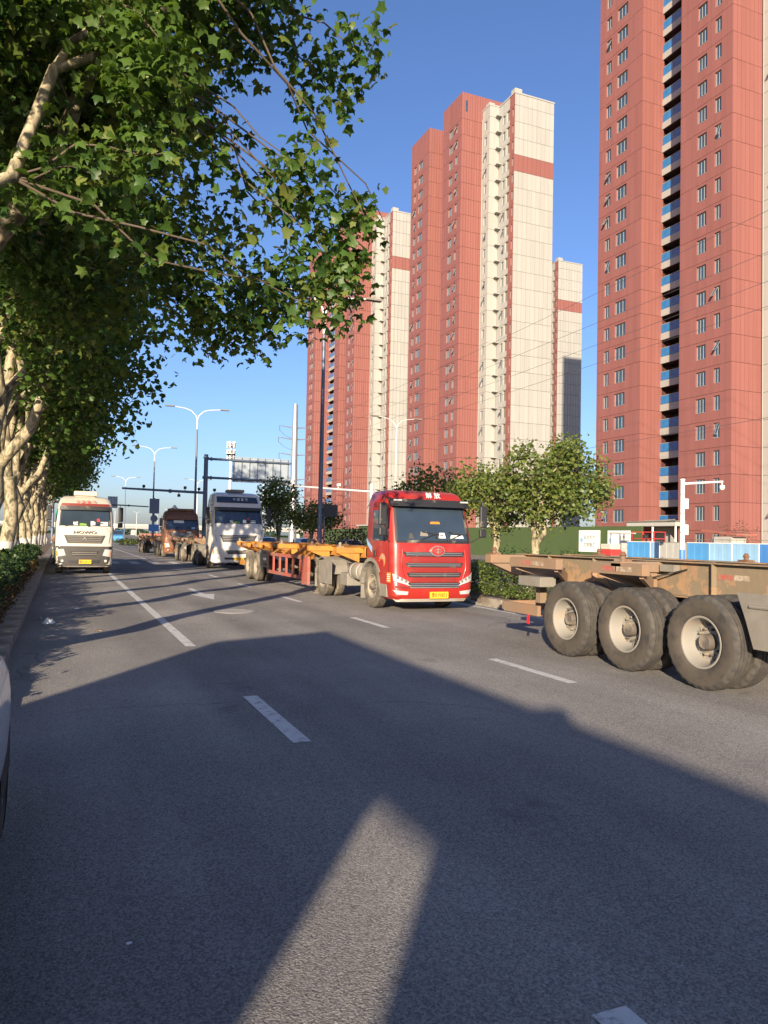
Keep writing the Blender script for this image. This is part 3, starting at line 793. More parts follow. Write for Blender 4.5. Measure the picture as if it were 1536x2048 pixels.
def bush_mesh(seed, rx, ry, h, n, lsize, tpl=LEAF4, stems=7, low=0.1, boxy=False):
    rng = np.random.default_rng(seed)
    if boxy:
        P = rng.uniform(-1, 1, (n * 2, 3)); keep = (np.abs(P).max(1) > .72); P = P[keep][:n]
        P = P * (1 + rng.normal(size=P.shape) * .05)
        P = np.stack([P[:, 0] * rx, P[:, 1] * ry, low + (P[:, 2] + 1) / 2 * (h - low)], 1)
        P[:, 2] += .05 * np.sin(P[:, 1] * 5 + seed) * (P[:, 2] > h * .8)
    else:
        d = rng.normal(size=(n, 3)); d /= np.linalg.norm(d, axis=1)[:, None]
        ph = rng.uniform(0, 6.28, 4)
        lump = 1 + .18 * np.sin(d[:, 0] * 5 + ph[0]) * np.sin(d[:, 1] * 5 + ph[1]) + .12 * np.sin(d[:, 2] * 7 + ph[2])
        q = rng.uniform(0, 1, n) ** (1 / 3.5) * lump
        P = np.stack([d[:, 0] * rx * q, d[:, 1] * ry * q, low + (h - low) * .5 + d[:, 2] * q * (h - low) * .5], 1)
        P = P[P[:, 2] > .02]
    V, F = leaf_arrays(P, lsize, rng, tpl, .4, 0)
    tw = MB()
    for k in range(stems):
        a = rng.uniform(0, 6.28); tw.tube([(rng.uniform(-.3, .3) * rx, rng.uniform(-.5, .5) * ry, -.05), (cos(a) * rx * .5, sin(a) * ry * .5, h * .75)], [.018, .006], 5)
    return V, F, tw

def bush(name, label, cat, loc, seed, rx, ry, h, n, lsize, mat_, group=None, tpl=LEAF4, rz=0, **kw):
    root = thing(name, label, cat, loc, rz, group)
    V, F, tw = bush_mesh(seed, rx, ry, h, n, lsize, tpl, **kw)
    link_mesh('foliage', tri_mesh('foliage', V, F, [mat_, m_twig], None), root)
    if tw.v: tw.build('stems', m_twig, root)
    return root

# ------------------------------------------------------------------ the row of plane trees on the left
ROWX, ROWY, STEP = -1.95, 9.3, 4.25
GT = 'plane trees in a row along the left kerb'
def gap(c, x, z, r): return (c[0] - x) ** 2 + (c[2] - z) ** 2 < r * r     # gaps in the crowns where the sky shows
def clip0(c): return not (c[1] < -2.6) and not (c[0] > 5.75) and not gap(c, 3.9, 6.9, .62) and not gap(c, 5.35, 6.65, .5) and not gap(c, 2.7, 8.6, .3)
def clip1(c): return not gap(c, 4.7, 9.0, .85) and not gap(c, 3.2, 7.2, .4)
def clip2(c): return not gap(c, 5.4, 11.0, 1.1)
P_ = dict(leafmat=m_leaf, bark=m_bark, group=GT)
tips0 = [(5.6, .4, 5.6), (5.6, .6, 6.1), (5.4, .7, 5.0), (5.3, .3, 5.2), (5.7, .2, 5.7), (5.2, .6, 4.8), (6.0, .5, 6.0), (5.6, .9, 5.2), (4.7, .2, 4.6), (4.9, .4, 5.9), (5.6, .2, 8.0), (5.2, .6, 7.7), (4.6, 0, 6.3)]
plant_tree('plane_tree', 'plane tree nearest the camera, its leafy branches filling the top left of the photo', 'tree', (ROWX, ROWY, .1), 11, nind=300,
           crown=(.7, .5, 9.6), rad=(4.9, 3.1, 5.0), zmin=5.0, nclump=185, nleaf=100, clip=clip0, extra_tips=tips0, clump_r=.36, lsize=.15, slope=.5, limb_r=.105, **P_)
plant_tree('plane_tree', 'second plane tree of the row, its limbs crossing the upper left of the photo', 'tree', (ROWX, ROWY + STEP, .1), 12, nind=300,
           crown=(.5, 0, 9.6), rad=(5.0, 3.0, 5.2), slope=.65, clip=clip1, zmin=5.2, nclump=150, nleaf=105, lsize=.155, paths=[([(0, 0, 3.3), (.2, -.25, 4.3), (.54, -.5, 5.5), (.94, -.69, 6.08), (1.28, -.85, 6.54), (1.62, -1.0, 6.81), (1.73, -1.07, 7.27), (1.93, -1.18, 8.04), (2.19, -1.31, 8.65), (2.39, -1.41, 9.0), (2.55, -1.49, 9.5), (2.65, -1.59, 10.87)], .20, .07)], extra_tips=[(5.2, 0, 5.5), (5.6, .2, 5.7), (4.7, 0, 5.2), (5.4, -.4, 6.0), (4.6, .4, 5.6), (5.0, .8, 5.4), (4.2, 0, 5.2), (3.8, -.6, 5.5), (5.7, 0, 6.1), (4.9, -.7, 5.5), (5.3, .7, 5.8), (4.4, .7, 5.2)], clump_r=.42, **P_)
plant_tree('plane_tree', 'third plane tree of the row, its low crown edge over the kerb lane', 'tree', (ROWX, ROWY + 2 * STEP, .1), 13, nind=300, slope=.65, clip=clip2,
           crown=(.2, 0, 9.6), rad=(4.4, 3.2, 5.2), zmin=5.0, nclump=135, nleaf=105, lsize=.16, clump_r=.45, **P_)
tp1 = plant_tree('plane_tree', 'fourth plane tree of the row, thick forked limbs showing at the left edge', 'tree', (ROWX, ROWY + 3 * STEP, .1), 15, fork=3.2, slope=.7, paths=[([(0, 0, 3.1), (.12, .5, 3.9), (.5, .48, 5.28), (.59, .4, 6.35), (1.0, .2, 6.89), (1.41, 0, 7.7), (1.56, -.09, 8.63), (1.9, -.2, 10.2)], .19, .07)],
           crown=(.2, 0, 9.4), rad=(4.5, 3.2, 5.2), zmin=4.8, nclump=105, nleaf=85, lsize=.175, tpl=LEAF6, clump_r=.55, **P_)
tp2 = plant_tree('plane_tree', 'fifth plane tree of the row, thick trunk cut by the left photo edge', 'tree', (ROWX, ROWY + 4 * STEP - 1.1, .1), 16, slope=.7, paths=[([(0, 0, 3.2), (.35, -.2, 3.7), (.99, -.47, 4.52), (1.3, -.63, 5.56), (1.61, -.8, 6.6), (1.78, -.91, 7.49), (2.1, -1.0, 9.3)], .20, .08)], fork=3.7, rt_=.25,
           crown=(.3, 0, 9.4), rad=(4.7, 3.2, 5.2), zmin=4.6, nclump=110, nleaf=85, lsize=.18, tpl=LEAF6, clump_r=.55, **P_)
tp3 = plant_tree('plane_tree', 'sixth plane tree of the row, first whole limewashed trunk at the left edge', 'tree', (ROWX, ROWY + 5 * STEP, .1), 17, fork=3.5, rt_=.25, slope=.5,
           crown=(.5, 0, 9.2), rad=(5.0, 3.2, 5.2), zmin=4.2, nclump=110, nleaf=60, lsize=.24, tpl=LEAF6, clump_r=.6, **P_)
tp4 = plant_tree('plane_tree', 'seventh plane tree of the row, limewashed trunk right of the first whole one', 'tree', (ROWX, ROWY + 6 * STEP, .1), 19, fork=4.0, rt_=.23, slope=.5,
           crown=(.4, 0, 9.0), rad=(5.2, 3.2, 5.2), zmin=4.0, nclump=110, nleaf=60, lsize=.25, tpl=LEAF6, clump_r=.6, **P_)
ords = ['eighth', 'ninth', 'tenth', 'eleventh', 'twelfth', 'thirteenth', 'fourteenth', 'fifteenth', 'sixteenth', 'seventeenth', 'eighteenth', 'nineteenth', 'twentieth', 'twenty-first', 'last and farthest']
rt2 = random.Random(8)
for i in range(7, 22):
    src = (tp3, tp4, tp1, tp2)[i % 4]
    lab = ('%s plane tree of the left row, its slim pale trunk left of the cream truck' if i < 13 else '%s plane tree of the left row, its crown behind the cream truck') % ords[i - 7]
    c = copy_tree(src, None, lab, (ROWX + rt2.uniform(-.12, .12), ROWY + i * STEP + rt2.uniform(-.4, .4), .1), rt2.choice((0, .25, -.3, 3.0, 3.3)))
    k = rt2.uniform(.92, 1.06); c.scale = (k * .95, k, k)

# shrubs under the plane trees
rs = random.Random(5)
GB = 'low shrubs in the bed under the plane trees'
bvar = []
NTH = ['first', 'second', 'third', 'fourth', 'fifth', 'sixth', 'seventh'] + ords[:14] + ['twenty-second', 'twenty-third', 'twenty-fourth', 'twenty-fifth', 'twenty-sixth']
desc = ['dark green shrub', 'bushy green shrub', 'dense low shrub']
ys = [8.2 + 1.45 * k for k in range(26)]
for i, y in enumerate(ys):
    near = 'nearest the camera' if i == 0 else 'number %d along the bed from the camera' % (i + 1)
    h = min(.92, .32 + (y - 8.2) * .105) * rs.uniform(.92, 1.06)
    lab = 'dark green shrub in the left bed, %s one along the kerb from the camera' % NTH[i]
    bush('shrub', lab, 'shrub', (-1.58 + rs.uniform(-.08, .08), y, .1), 40 + i, .66, .95, h, 2100 if y < 24 else 900, .075 if y < 24 else .11, m_shrub, GB, LEAF4)
gc = MB()
rng = np.random.default_rng(77)
n = 9000
Pg = np.stack([rng.uniform(-1.55, -.80, n) - .12 * rng.random(n), 7.2 + rng.random(n) ** 1.4 * 30, .10 + np.abs(rng.normal(size=n)) * .10], 1)
V, F = leaf_arrays(Pg, .075, rng, LEAF4, .5, 0)
o = link_mesh('ground_cover', tri_mesh('ground_cover', V, F, [m_dry])); tag(o, 'brown dried ground cover spilling over the left kerb', 'ground cover', kind='stuff')
bush('dry_shrub', 'yellow sunlit dry shrub at the left kerb, just before the cream truck', 'shrub', (-1.2, 29.2, .1), 91, .45, .6, .5, 600, .09, m_peach)
bush('dry_shrub', 'small yellow sunlit weed at the left edge of the photo beside the kerb', 'shrub', (-1.15, 11.3, .1), 92, .18, .3, .3, 160, .07, m_peach)

# ------------------------------------------------------------------ median: hedge, dry bush, small plane trees
bush('hedge', 'clipped light green hedge in the median between the red truck and the near trailer', 'hedge', (10.95, 15.5, .1), 50, .62, 4.2, .92, 9500, .075, m_hedge, None, LEAF4, boxy=True)
bush('hedge', 'clipped hedge in the median hidden behind the red truck and its trailer', 'hedge', (10.95, 25.0, .1), 51, .62, 4.5, .92, 5000, .09, m_hedge, None, LEAF4, boxy=True)
bush('dry_bush', 'dried peach coloured bush at the median kerb behind the trailer bumper', 'bush', (10.45, 12.6, .1), 52, .34, .55, .62, 520, .10, m_peach, None, LEAF6)
GM = 'young plane trees in the median'
MT = dict(leafmat=m_leaf2, bark=m_bark2, group=GM, tpl=LEAF6, fork=1.55, rt_=.105, nlimb=5, limb_r=.07)
plant_tree('young_tree', 'right young plane tree of the pair behind the near trailer, pale forked trunk', 'tree', (11.6, 17.3, .1), 61, crown=(.55, -.2, 3.05), rad=(1.55, 1.5, 1.25), zmin=1.9, nclump=58, nleaf=95, lsize=.095, clump_r=.22, **MT)
plant_tree('young_tree', 'young plane tree behind the near trailer, beside the red cab mirror', 'tree', (12.0, 19.9, .1), 62, crown=(.0, .2, 2.9), rad=(1.3, 1.3, 1.0), zmin=1.9, nclump=44, nleaf=85, lsize=.095, clump_r=.22, **MT)
plant_tree('young_tree', 'young plane tree whose crown shows above the red cab roof', 'tree', (12.0, 24.6, .1), 63, crown=(0, 0, 3.0), rad=(1.5, 1.5, 1.1), zmin=2.0, nclump=30, nleaf=60, lsize=.11, clump_r=.26, **MT)
plant_tree('young_tree', 'bright green round crowned young tree just right of the white truck', 'tree', (11.3, 42.6, .1), 64, crown=(0, 0, 3.3), rad=(1.35, 1.3, 1.5), zmin=1.7, nclump=46, nleaf=60, lsize=.13, clump_r=.28, **MT)
plant_tree('young_tree', 'young tree in the median left of the tall grey lamp post', 'tree', (11.4, 36.6, .1), 65, crown=(.3, 0, 2.5), rad=(1.3, 1.3, .85), zmin=1.6, nclump=32, nleaf=50, lsize=.13, clump_r=.26, **MT)
for i, (x, y, rx, h, n) in enumerate(((15.6 - 3.8, 31.4, .95, 2.1, 1500), (11.5, 33.6, 1.0, 1.8, 1200))):
    bush('reddish_bush', ('brownish bush right of the tall grey lamp post behind the yellow trailer', 'brownish bush behind the tall grey lamp post')[i], 'bush', (x, y, .1), 70 + i, rx, 1.0, h, n, .11, m_redshrub, 'brownish median bushes')
for i, (x, y) in enumerate(((11.9, 16.0), (11.7, 17.4), (12.0, 19.2))):
    bush('dark_bush', ('dark bush under the right young tree behind the near trailer', 'dark green bush behind the right young tree trunk', 'dark bush between the two young tree trunks')[i], 'bush', (x, y, .1), 80 + i, .6, .75, 1.3, 900, .08, m_shrub, 'dark bushes behind the median hedge')

# ================================================================== wheels
def wheel_meshes(R=.52, W=.25, rimr=.285, n=56, tyre=None, rim=None, lugs=True, dish=.14, side=None):
    """wheel with its outer face on -x, centred at the origin; returns rim, tyre and hub meshes"""
    h = W / 2
    prof = [(rimr, -h * .72), (rimr + .015, -h * .86), (rimr + .05, -h * .99), (R * .80, -h * 1.04), (R * .90, -h * .99), (R * .955, -h * .93), (R * .985, -h * .82)]
    gs = [-.60, -.25, .25, .60]
    for g in gs:
        prof += [(R, (g - .055) * h), (R - .014, (g - .045) * h), (R - .014, (g + .045) * h), (R, (g + .055) * h)]
    prof += [(R * .985, h * .82), (R * .955, h * .93), (R * .90, h * .99), (R * .80, h * 1.04), (rimr + .05, h * .99), (rimr + .015, h * .86), (rimr, h * .72)]
    N = n * 2
    t = MB(); P0, P1, P2 = prof[:5], prof[4:-4], prof[-5:]
    t.lathe(P0, N, 'x', m=1); t.lathe(P2, N, 'x', m=1)
    t.lathe(P1, N, 'x', lug={1: .010, 2: .016, len(P1) - 3: .016, len(P1) - 2: .010} if lugs else None)
    mt = t.mesh('tyre', [tyre, side or tyre], 38); fix_normals(mt)
    r = MB()
    r.lathe([(rimr + .012, -h * .80), (rimr + .004, -h * .86), (rimr - .012, -h * .84), (rimr - .022, -h * .70), (rimr - .035, -h * .2), (rimr - .06, -h + dish + .02), (rimr * .62, -h + dish + .035), (rimr * .40, -h + dish + .02), (0.0, -h + dish + .02)], 40, 'x')
    r.lathe([(rimr, h * .8), (rimr - .03, h * .5), (.1, h * .3)], 30, 'x')
    mr = r.mesh('wheel', rim, 40); fix_normals(mr)
    hb = MB()
    for k in range(8):       # hand holes, dark pockets in the dish
        a = 2 * pi * k / 8; rr = rimr * .72
        hb.lathe([(.030, -h + dish + .012), (.030, -h + dish + .05), (0, -h + dish + .012)], 10, 'x', (0, rr * cos(a), rr * sin(a)))
    for k in range(10):
        a = 2 * pi * (k + .5) / 10; rr = rimr * .52
        hb.lathe([(0, -h + dish - .03), (.014, -h + dish - .025), (.014, -h + dish + .03)], 6, 'x', (0, rr * cos(a), rr * sin(a)))
    hb.lathe([(0, -h + dish - .09), (rimr * .27, -h + dish - .085), (rimr * .31, -h + dish - .06), (rimr * .34, -h + dish + .03)], 20, 'x')
    mh_ = hb.mesh('hub', m_hub, 40); fix_normals(mh_)
    return mr, mt, mh_

WH_TR = wheel_meshes(.535, .27, .29, 60, m_rubber, m_rim, True, .16, m_side)
WH_RED = wheel_meshes(.505, .25, .275, 44, m_rubberd, m_rimd, True, .06)
WH_REDR = wheel_meshes(.505, .25, .275, 44, m_rubberd, m_rimd, True, .15)
WH_FAR = wheel_meshes(.52, .25, .28, 28, m_rubberd, m_rimd, True, .10)

def put_wheel(root, W, x, y, z, side=-1, hub=True, rz=0.0):
    """side -1: outer face to -x"""
    o = link_mesh('wheel', W[0], root, (x, y, z), (random.Random(int(y * 100)).uniform(0, 6), 0, (pi if side > 0 else 0) + rz))
    link_mesh('tyre', W[1], o)
    if hub: link_mesh('hub', W[2], o)
    return o

# ================================================================== skeletal trailer, rear end at local y=0, front towards -y; x centred
def chassis_trailer(label, loc, beam, cross, seed, L=11.03, axles=(2.25, 3.50, 4.77), W=WH_TR, htop=1.42, hb=.46, gate=False, flag=False, detail=True, group=None, name='container_trailer'):
    """local y grows from the front (0) to the rear end (L)"""
    root = thing(name, label, 'trailer', loc, 0, group)
    zt, zb = htop, htop - hb
    for s in (-1, 1):
        x = s * .50
        b = MB(); b.box(x - .09, x + .09, 0, L, zt - .018, zt); b.box(x - .09, x + .09, 3.0, L, zb, zb + .018); b.box(x - .012, x + .012, 0, 3.0, zt - .25, zt - .018); b.box(x - .012, x + .012, 3.0, L, zb + .018, zt - .018)
        b.box(x - .09, x + .09, 0, 3.0, zt - .268, zt - .25)
        b.build('main_beam', beam, root, bevel=.006)
        y = 3.3
        rr = random.Random(seed)
        while y < L - .3:
            st = MB(); st.box(x + s * .013, x + s * .088, y - .006, y + .006, zb + .018, zt - .018)
            st.build('stiffener', beam, root); y += 1.13
    y = .6
    while y < L - .2:
        b = MB(); b.box(-.49, .49, y - .05, y + .05, zt - .22, zt - .08); b.build('cross_member', beam, root); y += 1.05
    # bolsters with twist locks and tapered gussets
    for y in (.25, 2.6, L - 6.4, L - 3.35, L - .12):
        b = MB()
        b.box(-1.22, 1.22, y - .10, y + .10, zt - .16, zt - .02)
        for s in (-1, 1):
            b.add([(s * .60, y - .09, zt - .17), (s * 1.2, y - .09, zt - .17), (s * .60, y - .09, zb + .06), (s * .60, y + .09, zt - .17), (s * 1.2, y + .09, zt - .17), (s * .60, y + .09, zb + .06)], [(0, 1, 2), (3, 5, 4), (0, 3, 4, 1), (1, 4, 5, 2), (2, 5, 3, 0)])
        b.build('bolster', cross, root, bevel=.008)
        for s in (-1, 1):
            t = MB(); t.box(s * 1.10 - .08, s * 1.10 + .08, y - .08, y + .08, zt - .02, zt + .015); t.lathe([(.035, zt + .015), (.035, zt + .05), (.05, zt + .06), (.02, zt + .11)], 10, 'z', (s * 1.10, y, 0)); t.build('twist_lock', m_rustdk, root)
    # long side rails between the rear bolsters carry the reflective strips
    for s in (-1, 1):
        for (ya, yb) in ((L - 3.85, L - 2.85), (L - 2.05, L - .80)):
            b = MB(); b.box(s * 1.22, s * 1.10, ya, yb, zt - .19, zt - .04)
            b.prism([(ya, zt - .19), (yb, zt - .19), ((ya + yb) / 2, zb + .16)], s * .62, s * 1.16, 'x') if False else None
            b.build('side_rail', cross, root, bevel=.006)
            g = MB(); ym = (ya + yb) / 2
            for yy in (ya + .1, yb - .1): g.bar((s * 1.14, yy, zt - .15), (s * .58, ym, zb + .10), .05, .16)
            g.build('gusset', cross, root)
            r1 = MB(); r1.box(s * 1.224, s * 1.2205, ym - .30, ym - .01, zt - .15, zt - .085); r1.build('reflector_strip', m_fadew, root)
            r2 = MB(); r2.box(s * 1.224, s * 1.2205, ym + .01, ym + .28, zt - .15, zt - .085); r2.build('reflector_strip', m_fader, root)
        for yy in (3.6, 4.75, 6.2, 7.6):
            r1 = MB(); r1.box(s * .516, s * .5135, yy, yy + .22, zt - .20, zt - .135); r1.build('reflector_strip', m_fadew, root)
            r2 = MB(); r2.box(s * .516, s * .5135, yy + .24, yy + .46, zt - .20, zt - .135); r2.build('reflector_strip', m_fader, root)
    # running gear
    for ya in axles:
        yy = L - ya
        for s in (-1, 1):
            put_wheel(root, W, s * (1.22 - .135), yy, .535, s, True)
            put_wheel(root, W, s * (1.22 - .135 - .335), yy, .535, -s, False)
        b = MB(); b.tube([(-.9, yy, .535), (.9, yy, .535)], .075, 10); b.lathe([(.20, -.62), (.20, -.45)], 16, 'x', (0, yy, .535)); b.lathe([(.20, .62), (.20, .45)], 16, 'x', (0, yy, .535)); b.build('axle', m_chas, root)
        for s in (-1, 1):
            sp = MB()
            for k in range(5): sp.bar((s * .5, yy - .55 + k * .08, .70 + k * .022), (s * .5, yy + .55 - k * .08, .70 + k * .022), .08, .018)
            sp.build('leaf_spring', m_chas, root)
            hg = MB(); hg.box(s * .5 - .05, s * .5 + .05, yy + .56, yy + .68, .66, zb); hg.build('spring_hanger', m_chas, root)
    # rear underrun guard, light box and side plate
    b = MB(); b.box(-1.20, 1.20, L - .64, L - .55, .52, .66); b.build('rear_bumper', cross, root, bevel=.006)
    for s in (-1, 1):
        b = MB(); b.box(s * 1.16, s * 1.22, L - 1.60, L - .63, .50, .66); b.box(s * 1.13, s * 1.16, L - 1.60, L - .63, .50, .515); b.build('side_guard', cross, root, bevel=.006)
        b = MB(); b.box(s * .75, s * .87, L - 1.15, L - 1.03, .66, zb + .1); b.bar((s * .80, L - 1.5, .64), (s * .7, L - 2.0, zb + .03), .10, .12); b.build('bumper_stay', cross, root)
        lb = MB(); lb.box(s * .86, s * 1.15, L - 1.55, L - .95, zb - .02, zb + .13); lb.build('lamp_box', m_dusty, root, bevel=.008)
        tl = MB(); tl.box(s * .88, s * 1.12, L - .95, L - .93, zb, zb + .11); tl.build('tail_lamp', m_redrefl, root)
        hs = MB(); pts = [(s * .55, L - 1.35, zt - .2), (s * .62, L - 1.4, zb + .15), (s * .75, L - 1.35, zb + .06), (s * .95, L - 1.3, zb + .05)]
        hs.tube(pts, .010, 6); hs.build('cable', m_black, root)
        hs = MB(); hs.tube([(s * .54, L - 3.9, zt - .10), (s * .72, L - 3.5, zt - .22), (s * .80, L - 3.0, zb + .05), (s * .70, L - 2.6, zb + .10), (s * .56, L - 2.3, zt - .2)], .010, 6); hs.build('cable', m_black, root)
        vb = MB(); vb.box(s * .52, s * .62, L - 3.35 - .4, L - 3.35 - .15, zt - .14, zt - .05); vb.build('valve_box', m_dusty, root)
    # mudguard ahead of the front axle with its flap and stripes
    ym = L - axles[-1] - .62
    for s in (-1, 1):
        b = MB(); y0, y1 = ym - .95, ym + .12
        b.add([(s * 1.17, y1, 1.10), (s * .62, y1, 1.10), (s * .62, y0, 1.10), (s * 1.17, y0, 1.10)], [(0, 1, 2, 3)])
        b.prism([(y1 + .0, 1.14), (y0, 1.14), (y0, .56), (y1 - .22, .56), (y1 - .12, .85)], s * 1.185, s * 1.20, 'x')
        b.tube([(s * 1.205, y0, 1.00), (s * 1.205, y1 - .18, 1.00)], .022, 8); b.build('mudguard', m_dusty, root)
        for k in range(3):
            st = MB(); st.box(s * 1.19, s * 1.215, y0 + .05, y0 + .42, .62 + k * .18, .70 + k * .18); st.build('stripe', m_white if k % 2 else m_black, root)
    # landing legs
    for s in (-1, 1):
        b = MB(); b.box(s * .75 - .07, s * .75 + .07, 3.1, 3.24, .25, zt - .25); b.box(s * .75 - .05, s * .75 + .05, 3.12, 3.22, .04, .3); b.box(s * .75 - .13, s * .75 + .13, 3.04, 3.30, 0, .04); b.bar((s * .75, 3.17, .55), (s * .3, 3.17, zt - .3), .05, .05); b.build('landing_leg', m_chas, root)
    if gate:
        # faded red lattice guard and braces below the frame
        for s in (-1, 1):
            ya, yb = L - 9.6, L - 5.0
            f = MB(); f.box(s * 1.16, s * 1.22, ya, yb, zt - .42, zt - .32); f.box(s * 1.16, s * 1.22, ya, yb, .40, .50)
            nb = 6
            for k in range(nb + 1):
                y = ya + (yb - ya) * k / nb; f.box(s * 1.165, s * 1.215, y - .045, y + .045, .50, zt - .42)
            f.build('side_lattice', m_redgate, root)
            for k in range(nb):
                y = ya + (yb - ya) * k / nb; y2 = ya + (yb - ya) * (k + 1) / nb
                d = MB(); d.bar((s * 1.19, y + .05, .50), (s * 1.0, y2 - .05, zt - .42), .05, .06); d.build('brace', cross, root)
            for k in range(4):
                d = MB(); d.bar((s * 1.18, ya + .3 + k * 1.2, zt - .36), (s * .55, ya + 1.1 + k * 1.2, zt - .10), .08, .10); d.build('brace', cross, root)
            p = MB(); p.box(s * 1.16, s * 1.24, ya - .06, ya + .5, .28, zt - .40); p.build('side_plate', m_redgate, root)
    if flag:
        f = MB(); f.prism([(-.035, 0), (.025, .01), (.04, -.13), (-.025, -.14)], -1.225, -1.218, 'x'); f.build('red_tag', m_redrefl, root, loc=(0, L - 1.35, .50))
    return root

near_tr = chassis_trailer('rusty orange container trailer parked at the right, three big dusty wheels towards us', (7.90, .32, 0), m_rustpl, m_rust, 3, flag=True)
red_tr = chassis_trailer('orange yellow container trailer with a red lattice, coupled behind the red truck', (7.62, 18.0, 0), m_yellow, m_yellow, 4, W=WH_REDR, L=12.2, axles=(2.05, 3.3), gate=True, htop=1.40)

# ================================================================== truck tractors, local origin at the middle of the front bumper on the ground, facing -y
def cut_arches(o, arch, hw):
    """open the wheel arches in the cab sides"""
    y, z, r, dep = arch; cs = []
    for sg in (-1, 1):
        x0, x1 = sorted((sg * (hw - dep), sg * (hw + .4)))
        c = MB(); c.lathe([(0, x0), (r, x0), (r, x1), (0, x1)], 36, 'x', (0, y, z)); me = c.mesh('arch_cut', m_ink); fix_normals(me)
        co = link_mesh('arch_cut', me); co.matrix_world = o.parent.matrix_world if False else Matrix.Translation(o.parent.location); cs.append(co)
        md = o.modifiers.new('arch', 'BOOLEAN'); md.operation = 'DIFFERENCE'; md.object = co; md.solver = 'EXACT'
    bpy.context.view_layer.update()
    me = bpy.data.meshes.new_from_object(o.evaluated_get(bpy.context.evaluated_depsgraph_get()))
    o.modifiers.clear(); o.data = me
    for c in cs: bpy.data.objects.remove(c)

class Cab:
    """cab hull from rounded sections; patches can be laid on its front and sides"""
    def __init__(s, secs, bulge=.05, rc=.16):
        s.secs = secs; s.bulge = bulge; s.rc = rc        # (z, y_front, y_back, half width)
    def at(s, z):
        S = s.secs
        if z <= S[0][0]: return S[0][1:]
        for a, b in zip(S, S[1:]):
            if z <= b[0]:
                t = (z - a[0]) / (b[0] - a[0]); return tuple(a[i] + (b[i] - a[i]) * t for i in (1, 2, 3))
        return S[-1][1:]
    def front(s, x, z):
        yf, yb, hw = s.at(z); xr = hw - s.rc
        y = yf + s.bulge * (x / hw) ** 2
        if abs(x) > xr:
            d = min(1, (abs(x) - xr) / s.rc); y += s.rc * .8 * (1 - math.sqrt(max(0, 1 - d * d)))
        return y
    def hull(s, name, mats, parent, arch=None):
        b = MB(); rings = []
        for (z, yf, yb, hw) in s.secs:
            xs = [-1, -.985, -.94, -.88, -.80, -.6, -.3, 0, .3, .6, .80, .88, .94, .985, 1]
            ring = [(k * hw, s.front(k * hw, z), z) for k in xs]
            ring += [(hw, yb - .10, z), (hw - .06, yb, z), (-hw + .06, yb, z), (-hw, yb - .10, z)]
            rings.append(ring)
        n = len(rings[0]); vs = [p for r in rings for p in r]; fs = []; ms = []
        for j in range(len(rings) - 1):
            for k in range(n):
                k2 = (k + 1) % n; fs.append((j * n + k, j * n + k2, (j + 1) * n + k2, (j + 1) * n + k))
        fs.append(tuple(range(n))); fs.append(tuple((len(rings) - 1) * n + k for k in reversed(range(n))))
        b.add(vs, fs)
        o = b.build(name, mats, parent, smooth=32)
        if arch: cut_arches(o, arch, s.at(arch[1])[2])
        return o
    def fpatch(s, name, quad, mt, parent, off=.012, thick=.02, nx=10, nz=3, rim=True):
        """quad: four (x,z) corners, lower left, lower right, upper right, upper left"""
        q = [Vector((p[0], p[1])) for p in quad]
        vs = []; fs = []
        for j in range(nz + 1):
            v = j / nz
            for i in range(nx + 1):
                u = i / nx
                p = (q[0] * (1 - u) + q[1] * u) * (1 - v) + (q[3] * (1 - u) + q[2] * u) * v
                vs.append((p.x, s.front(p.x, p.y) - off, p.y))
        W_ = nx + 1
        for j in range(nz):
            for i in range(nx): fs.append((j * W_ + i, j * W_ + i + 1, (j + 1) * W_ + i + 1, (j + 1) * W_ + i))
        nb = len(vs); edge = [i for i in range(W_)] + [j * W_ + nx for j in range(1, nz + 1)] + [nz * W_ + i for i in range(nx - 1, -1, -1)] + [j * W_ for j in range(nz - 1, 0, -1)]
        for e in edge: vs.append((vs[e][0], vs[e][1] + thick + off, vs[e][2]))
        for k in range(len(edge)):
            k2 = (k + 1) % len(edge); fs.append((edge[k2], edge[k], nb + k, nb + k2))
        b = MB(); b.add(vs, fs)
        return b.build(name, mt, parent, smooth=35)
    def spatch(s, name, poly, side, mt, parent, off=.008):
        """poly of (y,z) on the side of the cab"""
        vs = []; n = len(poly)
        for (y, z) in poly: vs.append((side * (s.at(z)[2] + off), y, z))
        for (y, z) in poly: vs.append((side * (s.at(z)[2] - .02), y, z))
        b = MB(); b.add(vs, [tuple(range(n))] + [(k, (k + 1) % n, n + (k + 1) % n, n + k) for k in range(n)])
        return b.build(name, mt, parent)

def mirror_quad(q): return [(-q[1][0], q[1][1]), (-q[0][0], q[0][1]), (-q[3][0], q[3][1]), (-q[2][0], q[2][1])]

